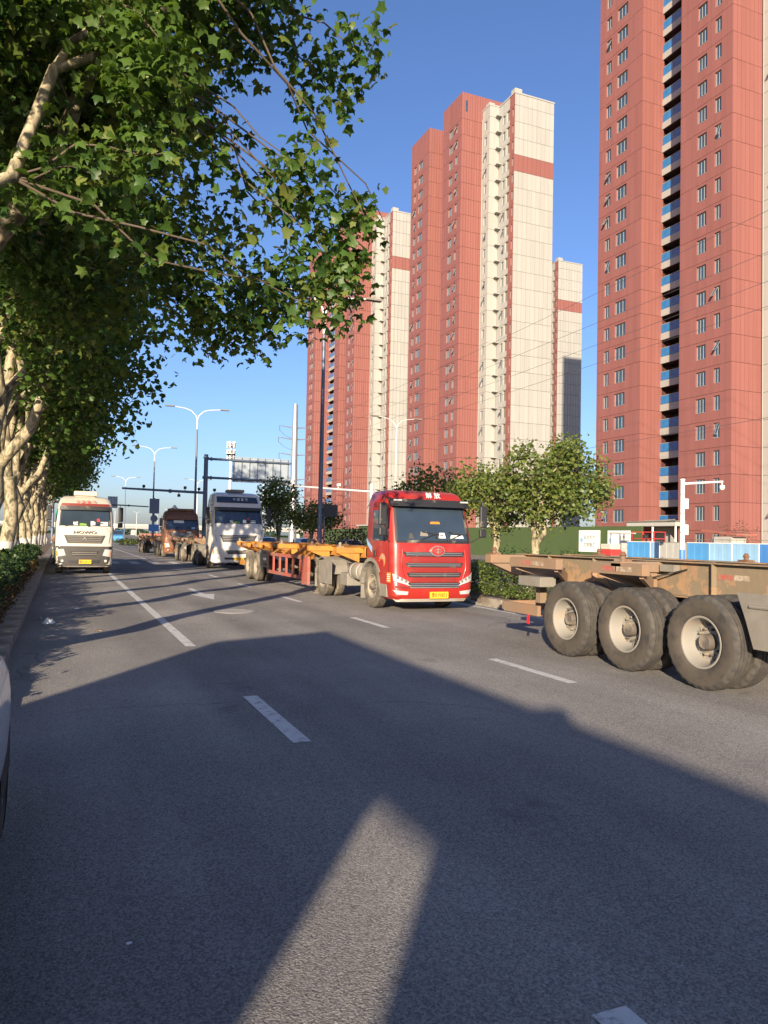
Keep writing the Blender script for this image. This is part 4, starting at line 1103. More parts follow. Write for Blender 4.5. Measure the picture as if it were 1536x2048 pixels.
def tractor_chassis(root, hw, wb_y, rear_ys, W, Wr, zt=.95, back=5.6, r=.505, dusty=True):
    for s in (-1, 1):
        b = MB(); b.box(s * .40 - .035, s * .40 + .035, .5, back, zt - .24, zt); b.build('chassis_rail', m_chas, root)
        put_wheel(root, W, s * (hw - .15), wb_y, r, s)
        for ry in rear_ys:
            put_wheel(root, Wr, s * (hw - .14), ry, r, s); put_wheel(root, Wr, s * (hw - .14 - .31), ry, r, -s, False)
            a = MB()
            for k in range(7):
                t0 = pi * (.08 + .84 * k / 7); t1 = pi * (.08 + .84 * (k + 1) / 7); R1 = r + .09
                x0, x1 = s * (hw - .60), s * (hw + .0)
                y0, z0 = ry + R1 * cos(t0), r + R1 * sin(t0); y1, z1 = ry + R1 * cos(t1), r + R1 * sin(t1)
                a.add([(x0, y0, z0), (x1, y0, z0), (x1, y1, z1), (x0, y1, z1), (x0, y0, z0 - .03), (x1, y0, z0 - .03), (x1, y1, z1 - .03), (x0, y1, z1 - .03)], [(0, 1, 2, 3), (4, 7, 6, 5), (0, 4, 5, 1), (1, 5, 6, 2), (2, 6, 7, 3), (3, 7, 4, 0)])
            a.build('mudguard', m_dusty, root)
            fl = MB(); fl.box(s * (hw - .58), s * (hw - .02), ry + r + .13, ry + r + .15, .22, .75); fl.build('mudflap', m_dusty, root)
    b = MB(); b.tube([(-.75, wb_y, r), (.75, wb_y, r)], .06, 8); b.build('front_axle', m_chas, root)
    for ry in rear_ys:
        b = MB(); b.tube([(-.75, ry, r), (.75, ry, r)], .085, 8); b.lathe([(.0, -.22), (.22, -.12), (.22, .12), (0, .22)], 14, 'x', (0, ry, r)); b.build('rear_axle', m_chas, root)
    fy = rear_ys[0] if len(rear_ys) == 1 else sum(rear_ys) / len(rear_ys)
    b = MB(); b.lathe([(.05, zt + .06), (.45, zt + .06), (.47, zt + .10), (.46, zt + .14), (.05, zt + .14)], 20, 'z', (0, fy - .1, 0)); b.box(-.5, .5, fy - .35, fy + .2, zt, zt + .07); b.build('fifth_wheel', m_chas, root)
    b = MB(); b.box(-.36, .36, back - .05, back, zt - .24, zt); b.build('end_cross_member', m_chas, root)
    b = MB(); b.box(-.35, .35, .6, 2.3, .45, .9); b.build('engine_sump', m_black, root)

def mirrors(root, cab, z0, hw, mt=None, y=.12, h=.46):
    mt = mt or m_black
    for s in (-1, 1):
        b = MB(); b.tube([(s * (hw - .02), y + .12, z0 + h + .22), (s * (hw + .22), y - .05, z0 + h + .20), (s * (hw + .24), y - .06, z0 + .1), (s * (hw + .20), y - .02, z0 - .16), (s * (hw - .03), y + .14, z0 - .32)], .014, 6)
        b.build('mirror_arm', mt, root, smooth=50)
        b = MB(); b.box(s * (hw + .15), s * (hw + .34), y - .09, y + .0, z0 + .06, z0 + h + .10); b.build('mirror', mt, root, bevel=.03)
        b = MB(); b.box(s * (hw + .15), s * (hw + .33), y - .08, y + .0, z0 - .17, z0 + .03); b.build('lower_mirror', mt, root, bevel=.03)

def wipers(root, cab, z, n=2, xs=(-.55, .25), L=.55):
    for x in xs:
        b = MB(); p0 = (x, cab.front(x, z) - .03, z - .02); x1 = x + L; z1 = z + .13
        b.bar(p0, (x1, cab.front(x1, z1) - .035, z1), .02, .02); b.bar((x1 - .34, cab.front(x1 - .34, z1) - .03, z1 + .05), (x1 + .2, cab.front(x1 + .2, z1) - .03, z1 - .03), .015, .02); b.build('wiper', m_black, root)

def plate(root, cab, x, z, body, w_=.44, h=.14, y=None):
    yy = (cab.front(x, z) if y is None else y) - .045
    b = MB(); b.box(x - w_ / 2, x + w_ / 2, yy, yy + .03, z - h / 2, z + h / 2); o = b.build('number_plate', m_plate, root, bevel=.006)
    text_mesh('plate_characters', body, h * .78, m_ink, o, (x, yy - .003, z - h * .02), depth=.002, sx=.78)

# ---------------------------------------------------------------- the red truck
rx, ry_ = 7.73, 15.3
rd = thing('truck_tractor', 'red truck tractor with grille bars and yellow number plate, centre of the photo', 'truck', (rx, ry_, 0))
HW = 1.02
cab = Cab([(.28, .05, 1.6, .93), (.36, .0, 1.62, .99), (.60, -.01, 1.64, 1.015), (.62, 0, 1.64, 1.02), (1.05, .01, 1.66, 1.02), (1.42, .03, 1.68, 1.02), (1.56, .05, 1.68, 1.02), (2.42, .33, 1.68, .99), (2.50, .36, 1.68, .975), (2.66, .50, 1.65, .935), (2.73, .66, 1.60, .87), (2.755, .85, 1.52, .79)], .06, .17)
# lower side of the hull opens for the wheel arch: dark arch and lining sit on it
cab.hull('cab', [m_truckred], rd, arch=(1.32, .50, .60, .55))
cab.fpatch('windscreen', [(-.90, 1.60), (.90, 1.60), (.855, 2.38), (-.855, 2.38)], m_wind, rd, .010)
for sgn in (-1, 1): cab.fpatch('windscreen_seal', [(sgn * .90 - .03, 1.58), (sgn * .90 + .03, 1.58), (sgn * .855 + .03, 2.40), (sgn * .855 - .03, 2.40)], m_black, rd, .016, nx=3)
cab.fpatch('cowl', [(-.92, 1.545), (.92, 1.545), (.90, 1.605), (-.90, 1.605)], m_black, rd, .014, nx=10, nz=1)
# things on the dashboard, seen through the screen
for (x0, x1, z0, z1, mt) in ((.12, .30, 1.66, 1.78, m_white), (-.34, -.14, 1.70, 1.80, m_dusty), (.42, .78, 1.66, 1.73, m_poster), (-.06, .20, 1.98, 2.03, m_orangelamp), (-.62, -.50, 1.64, 1.76, m_bumpgrey), (.02, .10, 1.64, 1.80, m_black)):
    cab.fpatch('dashboard_paper', [(x0, z0), (x1, z0), (x1 - .02, z1), (x0 + .03, z1)], mt, rd, .0115, .001, 2, 1)
wipers(rd, cab, 1.62, xs=(-.38, .30), L=.42)
# sun visor
v = MB()
for k in range(12):
    x0 = -.98 + k * 1.96 / 12; x1 = x0 + 1.96 / 12
    f0, f1 = cab.front(x0 * .97, 2.42), cab.front(x1 * .97, 2.42)
    v.add([(x0, f0 - .20, 2.36), (x1, f1 - .20, 2.36), (x1, f1 - .10, 2.53), (x0, f0 - .10, 2.53), (x0, f0 - .05, 2.38), (x1, f1 - .05, 2.38), (x1, f1 + .05, 2.53), (x0, f0 + .05, 2.53)], [(0, 1, 2, 3), (4, 7, 6, 5), (0, 4, 5, 1), (3, 2, 6, 7)] + ([(0, 3, 7, 4)] if k == 0 else []) + ([(1, 5, 6, 2)] if k == 11 else []))
v.build('sun_visor', m_black, rd)
for s in (-1, 1):
    b = MB(); b.box(s * .94, s * .74, cab.front(s * .9, 2.42) - .19, cab.front(s * .75, 2.42) - .10, 2.475, 2.515); b.build('marker_lamp', m_lamp, rd, bevel=.01)
text_mesh('roof_characters', '解 放', .165, m_white, rd, (.10, cab.front(0, 2.62) - .10, 2.625), (radians(62), 0, 0), .003)
# grille: black surround strips with bright bars and red perforated bands between
zz = [1.30, 1.06, .84, .62]
wds = [.74, .70, .66, .64]
for z, hwid in zip(zz, wds):
    cab.fpatch('grille_bar', [(-hwid + .03, z - .055), (hwid - .03, z - .055), (hwid + .02, z + .045), (-hwid - .02, z + .045)], m_black, rd, .022, nx=12, nz=1)
    for dz in (-.026, .014): cab.fpatch('grille_trim', [(-hwid + .04, z + dz), (hwid - .04, z + dz), (hwid - .03, z + dz + .012), (-hwid + .03, z + dz + .012)], m_chrome, rd, .030, nx=12, nz=1)
for z, hwid in ((1.18, .64), (.95, .62), (.735, .58)):
    cab.fpatch('grille_mesh', [(-hwid, z - .06), (hwid, z - .06), (hwid + .03, z + .06), (-hwid - .03, z + .06)], m_truckred, rd, .016, nx=12, nz=1)
    hl = MB()
    for j in range(4):
        for k in range(30):
            x = -hwid + .03 + (k + .5 * (j % 2)) * (2 * hwid - .06) / 30; z2 = z - .042 + j * .028
            y = cab.front(x, z2) - .0175
            hl.add([(x - .014, y, z2), (x, y, z2 - .0115), (x + .014, y, z2), (x, y, z2 + .0115)], [(0, 1, 2, 3)])
    hl.build('mesh_holes', m_ink, rd, recalc=False)['kind'] = 'stuff'
cab.fpatch('grille_lip', [(-.60, .545), (.60, .545), (.62, .570), (-.62, .570)], m_chrome, rd, .034, nx=12, nz=1)
# raised side creases of the front panel
for s in (-1, 1):
    b = MB(); pts = [(s * .70, .70), (s * .80, .98), (s * .80, 1.15), (s * .78, 1.40)]
    b.tube([(x, cab.front(x, z) - .004, z) for x, z in pts], .018, 6); b.build('panel_crease', m_truckred, rd, smooth=60)
    hq = [(.585, .585), (.97, .70), (.99, .86), (.64, .69)]
    q = hq if s > 0 else mirror_quad(hq)
    cab.fpatch('headlight', q, m_lamp, rd, .022, nx=6, nz=3)
    for (x, z) in ((.70, .69), (.80, .735), (.89, .775)):
        b = MB(); b.lathe([(0, -.008), (.030, -.006), (.036, .004)], 12, 'y', (s * x, cab.front(x, z) - .024, z)); b.build('headlight_lens', m_chrome, rd)
    fq = [(.66, .395), (.90, .40), (.98, .50), (.64, .465)]
    cab.fpatch('fog_lamp', fq if s > 0 else mirror_quad(fq), m_lamp, rd, .016, nx=5, nz=2)
cab.fpatch('bumper_gap', [(-.93, .545), (-.60, .53), (-.58, .56), (-.95, .60)], m_reddark, rd, .006, nx=4, nz=1)
cab.fpatch('bumper_lip', [(-.88, .235), (.80, .235), (.86, .300), (-.94, .300)], m_tank, rd, .010, nx=10, nz=1)
plate(rd, cab, .10, .385, '鲁B·P0853', .46, .15)
# oval emblem
b = MB()
N = 28
for (a, bb, y0, mi) in ((.175, .118, -.045, 1), (.155, .100, -.052, 0)):
    vs = [(a * cos(2 * pi * k / N) + .06, cab.front(0, 1.36) + y0, 1.37 + bb * sin(2 * pi * k / N)) for k in range(N)]
    vs += [(x, y + .05, z) for x, y, z in vs]
    b.add(vs, [tuple(range(N))] + [(k, N + k, N + (k + 1) % N, (k + 1) % N) for k in range(N)], mi)
eb = b.build('emblem', [m_truckred, m_chrome], rd)
b = MB(); yy = cab.front(0, 1.36) - .058
for dz in (-.035, 0, .035):
    for s in (-1, 1): b.bar((.06 + s * .02, yy, 1.37 + dz), (.06 + s * (.11 - abs(dz) * .8), yy, 1.37 + dz * 1.25), .012, .010)
b.bar((.06, yy, 1.30), (.06, yy, 1.445), .016, .012); b.build('emblem_wings', m_chrome, eb)
# sides: window, door lines, handle, decals
for s in (-1, 1):
    cab.spatch('side_window', [(.30, 1.72), (.52, 1.58), (1.22, 1.58), (1.22, 2.28), (.46, 2.28)], s, m_wind, rd, .008)
    cab.spatch('door_edge', [(1.25, .95), (1.262, .95), (1.262, 2.36), (1.25, 2.36)], s, m_ink, rd, .004)
    cab.spatch('door_edge', [(.24, .72), (.252, .72), (.30, 1.62), (.288, 1.62)], s, m_ink, rd, .004)
    cab.spatch('door_edge', [(.40, 2.36), (1.25, 2.36), (1.25, 2.372), (.40, 2.372)], s, m_ink, rd, .004)
    b = MB(); b.box(s * 1.02, s * 1.05, 1.00, 1.10, 1.20, 1.36); b.build('door_handle', m_black, rd, bevel=.012)
    for k in range(7):
        a = .25 + k * .36
        b = MB(); c = (.62, 1.05); P = []
        for t in (0, .5, 1): P.append((s * 1.0245, c[0] + (.20 - .1 * t) * cos(a + t * 1.1), c[1] + (.24 - .12 * t) * sin(a + t * 1.1)))
        b.bar(P[0], P[1], .030, .004, 0, (1, 0, 0)); b.bar(P[1], P[2], .018, .004, 0, (1, 0, 0)); b.build('door_decal', m_cream if k % 2 else m_orangelamp, rd)
    cab.spatch('flame_decal', [(1.28, 1.30), (1.55, 1.48), (1.62, 1.62), (1.40, 1.50), (1.27, 1.44)], s, m_bluel, rd, .004)
    cab.spatch('notice_sticker', [(.16, .66), (.34, .66), (.34, .88), (.16, .88)], s, m_orangelamp, rd, .006)
    for k in range(4): cab.spatch('sticker_line', [(.18, .69 + k * .045), (.32, .69 + k * .045), (.32, .71 + k * .045), (.18, .71 + k * .045)], s, m_poster, rd, .008)
    # wheel arch
    a = MB()
    for k in range(10):
        t0 = pi * (.02 + .80 * k / 10); t1 = pi * (.02 + .80 * (k + 1) / 10)
        for (Ra, Rb) in ((.595, .68),):
            p = lambda R_, t: (1.32 + R_ * cos(t), .50 + R_ * sin(t))
            y0, z0 = p(Ra, t0); y1, z1 = p(Rb, t0); y2, z2 = p(Rb, t1); y3, z3 = p(Ra, t1)
            a.add([(s * 1.03, y0, z0), (s * 1.03, y1, z1), (s * 1.03, y2, z2), (s * 1.03, y3, z3), (s * .70, y0, z0), (s * .70, y1, z1), (s * .70, y2, z2), (s * .70, y3, z3)], [(0, 1, 2, 3), (0, 3, 7, 4), (1, 5, 6, 2), (4, 7, 6, 5)])
    a.build('wheel_arch', m_dusty, rd)
    b = MB(); b.box(s * 1.02, s * .80, .36, .74, .32, .62); b.build('step', m_dusty, rd, bevel=.02)
    fl = MB(); fl.box(s * 1.0, s * .62, 1.97, 1.99, .18, .75); fl.build('mudflap', m_dusty, rd)
    # tanks and boxes behind the cab
    b = MB(); b.lathe([(0, 2.2), (.20, 2.21), (.22, 2.24), (.22, 3.05), (.20, 3.08), (0, 3.09)], 20, 'y', (s * .74, 0, .78)); b.build('air_tank', m_tank, rd, smooth=40)
    for yy in (2.4, 2.85):
        t = MB(); t.lathe([(.228, yy - .02), (.228, yy + .02)], 20, 'y', (s * .74, 0, .78)); t.build('tank_strap', m_white, rd)
    b = MB(); b.box(s * .50, s * .98, 3.0, 3.55, .40, .72); b.build('battery_box', m_dusty, rd, bevel=.02)
    b = MB(); b.prism([(4.15, .36), (5.15, .36), (5.25, .62), (5.25, .98), (4.4, 1.02), (4.15, .95)], s * 1.00, s * 1.015, 'x'); b.build('side_skirt', m_dusty, rd)
b = MB(); b.box(-.7, .7, 1.75, 2.05, .95, 1.25); b.bar((-.5, 2.2, 1.05), (.5, 2.1, 1.1), .1, .08); b.build('air_line_bracket', m_rustdk, rd)
mirrors(rd, cab, 1.86, 1.02, m_black, .12, .46)
tractor_chassis(rd, 1.02, 1.32, (4.98,), WH_RED, WH_REDR, .92, 5.9)

# ---------------------------------------------------------------- generic high-roof tractor used for the three farther trucks
def big_tractor(label, loc, paint, bump, hw, zroof, zws, zwt, zg, style, plate_txt, group=None):
    root = thing('truck_tractor', label, 'truck', loc, 0, group)
    zc = zg[0]
    C = Cab([(.30, .06, 1.9, hw - .10), (.40, .0, 1.92, hw - .04), (zc - .01, .0, 1.95, hw), (zc + .02, .01, 1.95, hw), (zws - .10, .04, 1.95, hw), (zws, .07, 1.95, hw), (zwt, .30, 1.95, hw - .04), (zwt + (zroof - zwt) * .45, .36, 1.95, hw - .07), (zroof - .12, .62, 1.92, hw - .14), (zroof - .03, .85, 1.85, hw - .24), (zroof, 1.05, 1.75, hw - .34)], .07, .18)
    C.hull('cab', [paint], root, arch=(1.36, .52, .62, .6))
    C.fpatch('windscreen', [(-hw + .13, zws + .03), (hw - .13, zws + .03), (hw - .17, zwt), (-hw + .17, zwt)], m_wind, root, .010)
    for s in (-1, 1): C.fpatch('windscreen_seal', [(s * (hw - .13) - .025, zws + .02), (s * (hw - .13) + .025, zws + .02), (s * (hw - .17) + .025, zwt + .02), (s * (hw - .17) - .025, zwt + .02)], m_black, root, .016, nx=3)
    for i, (x0, x1, z0, z1, mt) in enumerate(((-.42, -.26, .06, .20, m_poster), (-.2, .05, .05, .14, m_hedgep), (.2, .36, .05, .22, m_white), (.55, .82, .06, .20, m_poster), (.42, .52, .2, .32, m_redink))):
        if style != 'brown': C.fpatch('dashboard_item', [(x0, zws + z0), (x1, zws + z0), (x1, zws + z1), (x0, zws + z1)], mt, root, .0115, .001, 2, 1)
    if style == 'brown':
        C.fpatch('windscreen_banner', [(-.55, zwt - .22), (.12, zwt - .22), (.12, zwt - .05), (-.55, zwt - .05)], m_poster, root, .0115, .001, 3, 1)
        C.fpatch('windscreen_sticker', [(.62, zws + .08), (.86, zws + .08), (.86, zws + .20), (.62, zws + .20)], m_bluel, root, .0115, .001, 2, 1)
    wipers(root, C, zws + .03, xs=(-.7, .1), L=.55)
    # visor
    C.fpatch('sun_visor', [(-hw + .10, zwt + .0), (hw - .10, zwt + .0), (hw - .12, zwt + .15), (-hw + .12, zwt + .15)], m_black if style != 'brown' else paint, root, .14, .02, nx=12, nz=2)
    # bumper shell, slightly proud of the cab
    C.fpatch('bumper', [(-hw + .02, .34), (hw - .02, .34), (hw - .01, zc - .02), (-hw + .01, zc - .02)], bump, root, .035, .06, nx=14, nz=3)
    gw = hw * .72
    C.fpatch('upper_grille', [(-gw * .82, zg[1]), (gw * .82, zg[1]), (gw, zg[2]), (-gw, zg[2])], m_bumpgrey if style != 'brown' else m_black, root, .02, nx=10)
    for k in range(4):
        z = zg[1] + (zg[2] - zg[1]) * (k + .6) / 4.4; ww = gw * (.84 + .14 * k / 4)
        C.fpatch('grille_slat', [(-ww + .05, z), (ww - .05, z), (ww - .05, z + .018), (-ww + .05, z + .018)], m_chrome if style != 'cream' else m_dusty, root, .03, nx=10, nz=1)
    C.fpatch('lower_grille', [(-gw * .55, .72), (gw * .55, .72), (gw * .72, .90), (-gw * .72, .90)], m_black, root, .042, nx=8)
    for k in range(2): C.fpatch('grille_slat', [(-gw * .58, .77 + k * .07), (gw * .58, .77 + k * .07), (gw * .6, .79 + k * .07), (-gw * .6, .79 + k * .07)], m_dusty, root, .05, nx=8, nz=1)
    C.fpatch('bumper_slot', [(-gw * .70, .46), (gw * .70, .46), (gw * .76, .56), (-gw * .76, .56)], m_black, root, .042, nx=8)
    C.fpatch('bumper_lip', [(-hw + .10, .30), (hw - .10, .30), (hw - .06, .345), (-hw + .06, .345)], m_tank, root, .03, nx=8, nz=1)
    for s in (-1, 1):
        hq = [(hw - .38, .74), (hw - .06, .68), (hw - .03, .96), (hw - .30, .98)]
        C.fpatch('headlight', hq if s > 0 else mirror_quad(hq), m_lamp, root, .05, nx=6, nz=3)
        iq = [(hw - .10, .72), (hw - .04, .72), (hw - .03, .90), (hw - .08, .92)]
        C.fpatch('turn_lamp', iq if s > 0 else mirror_quad(iq), m_orangelamp, root, .056, nx=2, nz=2)
        b = MB(); b.lathe([(0, -.01), (.05, -.008), (.058, .02)], 14, 'y', (s * (hw - .26), C.front(hw - .26, .53) - .045, .53)); b.build('fog_lamp', m_lamp, root)
        C.spatch('side_window', [(.42, zws + .12), (.60, zws + .02), (1.20, zws + .02), (1.20, zwt - .05), (.52, zwt - .05)], s, m_wind, root)
        C.spatch('door_edge', [(1.24, .95), (1.255, .95), (1.255, zwt + .02), (1.24, zwt + .02)], s, m_ink, root, .004)
        b = MB(); b.box(s * hw, s * (hw + .03), 1.02, 1.14, zws - .35, zws - .28); b.build('door_handle', m_black, root)
        b = MB(); b.box(s * (hw - .01), s * (hw - .25), .15, .75, .36, .66); b.build('step', bump, root, bevel=.02)
        pq = MB(); zz_ = [(s * (hw - .30), C.front(hw - .30, zws) - .02, zws - .02), (s * (hw - .10), C.front(hw - .1, zg[2]) - .01, zg[2] + .12), (s * (gw + .12), C.front(gw, zg[1]) - .012, zg[1])]
        pq.tube(zz_, .006, 4); pq.build('panel_seam', m_ink, root)
        t = MB(); t.lathe([(0, 2.15), (.26, 2.16), (.28, 2.2), (.28, 3.2), (.26, 3.24), (0, 3.25)], 18, 'y', (s * (hw - .32), 0, .70)); t.build('fuel_tank', m_tank, root, smooth=40)
    plate(root, C, 0.04, .50, plate_txt, .44, .15, C.front(0, .5) - .03)
    yv = C.front(0, zwt + .1)
    if style == 'cream':
        text_mesh('front_lettering', 'HOWO', .155, m_bumpgrey, root, (0, C.front(0, zg[2] + .10) - .03, zg[2] + .10), (radians(88), 0, 0), .006, sx=1.55)
        text_mesh('roof_characters', '中 国 重 汽', .15, m_redink, root, (0.02, C.front(0, zroof - .27) - .055, zroof - .25), (radians(66), 0, 0), .003)
        b = MB(); b.box(-.42, .42, .80, 1.60, zroof + .02, zroof + .20); b.box(-.36, .36, .9, 1.5, zroof - .03, zroof + .03); b.build('roof_air_conditioner', m_truckcream, root, bevel=.06)
        C.fpatch('visor_band', [(-hw + .14, zwt + .16), (hw - .14, zwt + .16), (hw - .18, zwt + .26), (-hw + .18, zwt + .26)], m_reddark, root, .02, nx=10, nz=1)
        C.spatch('teal_side_panel', [(1.30, .70), (1.9, .70), (1.9, zwt - .02), (1.30, zwt - .02)], -1, m_teal, root, .06)
    elif style == 'white':
        text_mesh('roof_characters', '中 国 重 汽', .15, m_white, root, (0.10, C.front(0, zroof - .38) - .07, zroof - .36), (radians(72), 0, 0), .003)
        text_mesh('front_lettering', 'SITRAK', .12, m_bumpgrey, root, (0, C.front(0, zg[2] + .08) - .03, zg[2] + .08), (radians(88), 0, 0), .006, sx=1.3) if False else None
        C.fpatch('roof_window', [(-hw + .22, zroof - .52), (hw - .25, zroof - .52), (hw - .30, zroof - .22), (-hw + .24, zroof - .22)], m_wind, root, .03, nx=10, nz=2)
        b = MB(); b.box(-.38, .42, .9, 1.7, zroof + .01, zroof + .16); b.build('roof_air_conditioner', m_dusty, root, bevel=.05)
    else:
        b = MB(); b.box(-.85, .85, .72, 1.5, zroof - .05, zroof + .14); b.build('roof_deflector', paint, root, bevel=.06)
        b = MB(); b.lathe([(0, 0), (.13, .01), (.17, .12), (.10, .28), (0, .34)], 12, 'z', (-.42, 1.0, zroof + .06)); b.box(-.62, -.2, .9, 1.2, zroof + .1, zroof + .2); b.build('roof_bundle', m_poster, root, smooth=50)
        for k in range(2):
            for x in (-.45, .45): C.fpatch('front_badge', [(x - .16, zg[2] + .02), (x + .16, zg[2] + .02), (x + .16, zg[2] + .07), (x - .16, zg[2] + .07)], m_white, root, .014, .01, 3, 1) if k == 0 else None
        text_mesh('roof_characters', '中 国 重 汽', .15, m_white, root, (0.0, C.front(0, zroof - .34) - .06, zroof - .32), (radians(70), 0, 0), .003) if False else None
    b = MB(); e = [(0, .07), (.085, -.06), (.03, -.02), (0, .02), (-.03, -.02), (-.085, -.06)]
    zc2 = (zg[1] + zg[2]) / 2 + .02; y0 = C.front(0, zc2) - .05
    b.prism([(x, zc2 + z) for x, z in e], y0, y0 + .02, 'y'); b.build('emblem', m_chrome, root)
    mirrors(root, C, zws + .16, hw, m_black, .16, .52)
    tractor_chassis(root, hw, 1.36, (4.4, 5.7), WH_FAR, WH_FAR, .95, 6.6, .52)
    return root
m_hedgep = M('green_cushion', (0.16, 0.30, 0.04), 0.6)
howo = big_tractor('cream white truck with dark grey bumper parked at the left kerb under the trees', (.82, 31.2, 0), m_truckcream, m_bumpgrey, 1.03, 3.03, 1.83, 2.47, (1.11, 1.20, 1.51), 'cream', '鲁B·Q6127')
white = big_tractor('white high roofed truck parked behind the yellow trailer, left of the red truck', (7.75, 36.0, 0), m_truckwhite, m_truckwhite, 1.23, 3.68, 2.14, 2.80, (1.12, 1.28, 1.62), 'white', '鲁B·H2186')
brown = big_tractor('orange brown truck in the shade beyond the white truck', (7.55, 53.0, 0), m_truckbrown, m_truckbrown, 1.17, 3.22, 1.88, 2.58, (1.10, 1.40, 1.70), 'brown', '鲁B·K7305')
chassis_trailer('orange brown container trailer behind the white truck', (7.75, 38.9, 0), m_rust, m_rust, 5, W=WH_FAR, axles=(1.5, 2.75, 4.0), htop=1.42)
chassis_trailer('orange brown container trailer behind the brown truck, seen at its left side', (7.3, 56.2, 0), m_yellow, m_rust, 6, W=WH_FAR, axles=(1.5, 2.75, 4.0), htop=1.42, L=13)
chassis_trailer('empty container trailer hitched to the cream white truck at the left kerb', (.82, 34.2, 0), m_rustdk, m_rustdk, 7, W=WH_FAR, axles=(1.5, 2.75, 4.0), htop=1.40)

# ================================================================== cars
def car(name, label, loc, rz, paint, group=None, L=4.6, Wd=1.82, H=1.46, detail=True, fold=False):
    """saloon with the nose at local -y, origin at its centre on the ground"""
    root = thing(name, label, 'car', loc, rz, group)
    h = L / 2
    # outline stations along the car: y, half width, sill z, shoulder z
    st = [(-h, .62, .34, .56), (-h + .05, .76, .28, .66), (-h + .22, .85, .22, .74), (-h + .6, .895, .20, .82), (-h + 1.25, .91, .20, .93), (-.35, .91, .20, .96), (.55, .91, .20, .98), (h - 1.0, .905, .20, 1.02), (h - .35, .87, .24, 1.04), (h - .08, .80, .30, 1.00), (h, .68, .42, .86)]
    if fold: st[:5] = [(-h, .66, .38, .78), (-h + .05, .77, .30, .88), (-h + .20, .86, .23, .94), (-h + .5, .90, .20, .98), (-h + .85, .91, .20, 1.0)]
    b = MB(); rings = []
    for (y, w_, zs, zt) in st:
        w_ = w_ * Wd / 1.82
        mid = (zs + zt) / 2
        rings.append([(-w_ * .90, y, zs), (-w_ * .98, y, zs + .10), (-w_, y, mid), (-w_ * .985, y, zt - .12), (-w_ * .90, y, zt - .02), (-w_ * .5, y, zt + .035), (0, y, zt + .05), (w_ * .5, y, zt + .035), (w_ * .90, y, zt - .02), (w_ * .985, y, zt - .12), (w_, y, mid), (w_ * .98, y, zs + .10), (w_ * .90, y, zs)])
    n = 13
    vs = [p for r in rings for p in r]; fs = []
    for j in range(len(rings) - 1):
        for k in range(n):
            k2 = (k + 1) % n; fs.append((j * n + k, (j + 1) * n + k, (j + 1) * n + k2, j * n + k2))
    fs.append(tuple(range(n))); fs.append(tuple((len(rings) - 1) * n + k for k in reversed(range(n))))
    b.add(vs, fs)
    o = b.build('body', paint, root, smooth=50)
    sm = o.modifiers.new('smooth', 'SUBSURF'); sm.levels = 1; sm.render_levels = 1
    # cabin: glass house and roof
    kl = L / 4.6; kw = Wd / 1.82; gh = [(-1.05 * kl, .80 * kw, .95), (-.35 * kl, .66 * kw, H - .10), (-.1 * kl, .64 * kw, H - .02), (.7 * kl, .64 * kw, H - .03), (1.25 * kl, .63 * kw, H - .14), (1.88 * kl, .76 * kw, 1.03)]
    b = MB(); vs = []; fs = []
    for (y, w_, z) in gh: vs += [(-w_, y, z - .03), (-w_ * .88, y, z), (0, y, z + .03), (w_ * .88, y, z), (w_, y, z - .03)]
    for j in range(len(gh) - 1):
        for k in range(4): fs.append((j * 5 + k, j * 5 + k + 1, (j + 1) * 5 + k + 1, (j + 1) * 5 + k))
    b.add(vs[5:25], [f for f in [(j * 5 + k, j * 5 + k + 1, (j + 1) * 5 + k + 1, (j + 1) * 5 + k) for j in range(3) for k in range(4)]])
    b.build('roof', paint, root, smooth=50)
    b = MB(); b.add(vs[0:10], [(k, k + 1, 5 + k + 1, 5 + k) for k in range(4)]); b.build('windscreen', m_wind, root, smooth=50)
    b = MB(); b.add(vs[20:30], [(k, k + 1, 5 + k + 1, 5 + k) for k in range(4)]); b.build('rear_window', m_wind, root, smooth=50)
    for s in (-1, 1):
        top = [(s * w_, y, z - .03) for (y, w_, z) in gh]
        low = [(s * .86 * kw, y, .97) for (y, w_, z) in gh]
        b = MB(); b.add(top + low, [(k, k + 1, 6 + k + 1, 6 + k) for k in range(5)]); b.build('side_window', m_wind, root)
        b = MB()
        for yy in (-.15 * kl, .85 * kl): b.bar((s * .87 * kw, yy, .95), (s * .65 * kw, yy + .05, H - .06), .06, .03, 0, (0, 1, 0))
        b.build('pillar', m_black if False else paint, root)
        b = MB(); fold or b.box(s * (.80 if fold else .93), s * (.84 if fold else 1.07), -1.0 * kl, -.85 * kl, 1.0, 1.12); fold or b.build('mirror', paint, root, bevel=.04)
        hl = MB(); hl.add([(s * kw * .48, -h + .012, .56), (s * kw * .74, -h + .075, .56), (s * kw * .80, -h + .20, .68), (s * kw * .60, -h + .045, .66)], [(0, 1, 2, 3)]); hl.build('headlight', m_lamp, root, loc=(0, 0, .14 if fold else 0))
        tl = MB(); tl.box(s * .80, s * .55, h - .10, h - .02, .80, .96); tl.build('tail_light', m_redrefl, root, bevel=.02)
        for yy in (-h + .92, h - .95):
            wr = CARW[0]; o = link_mesh('wheel', wr, root, (s * (Wd / 2 - .12), yy, .32), (0, 0, pi if s > 0 else 0)); link_mesh('tyre', CARW[1], o)
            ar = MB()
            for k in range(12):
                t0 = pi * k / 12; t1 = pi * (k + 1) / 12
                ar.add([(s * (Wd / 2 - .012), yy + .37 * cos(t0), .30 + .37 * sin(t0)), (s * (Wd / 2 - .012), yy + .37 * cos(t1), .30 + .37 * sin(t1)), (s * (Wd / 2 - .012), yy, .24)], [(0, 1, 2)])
            ar.build('wheel_arch', m_ink, root)
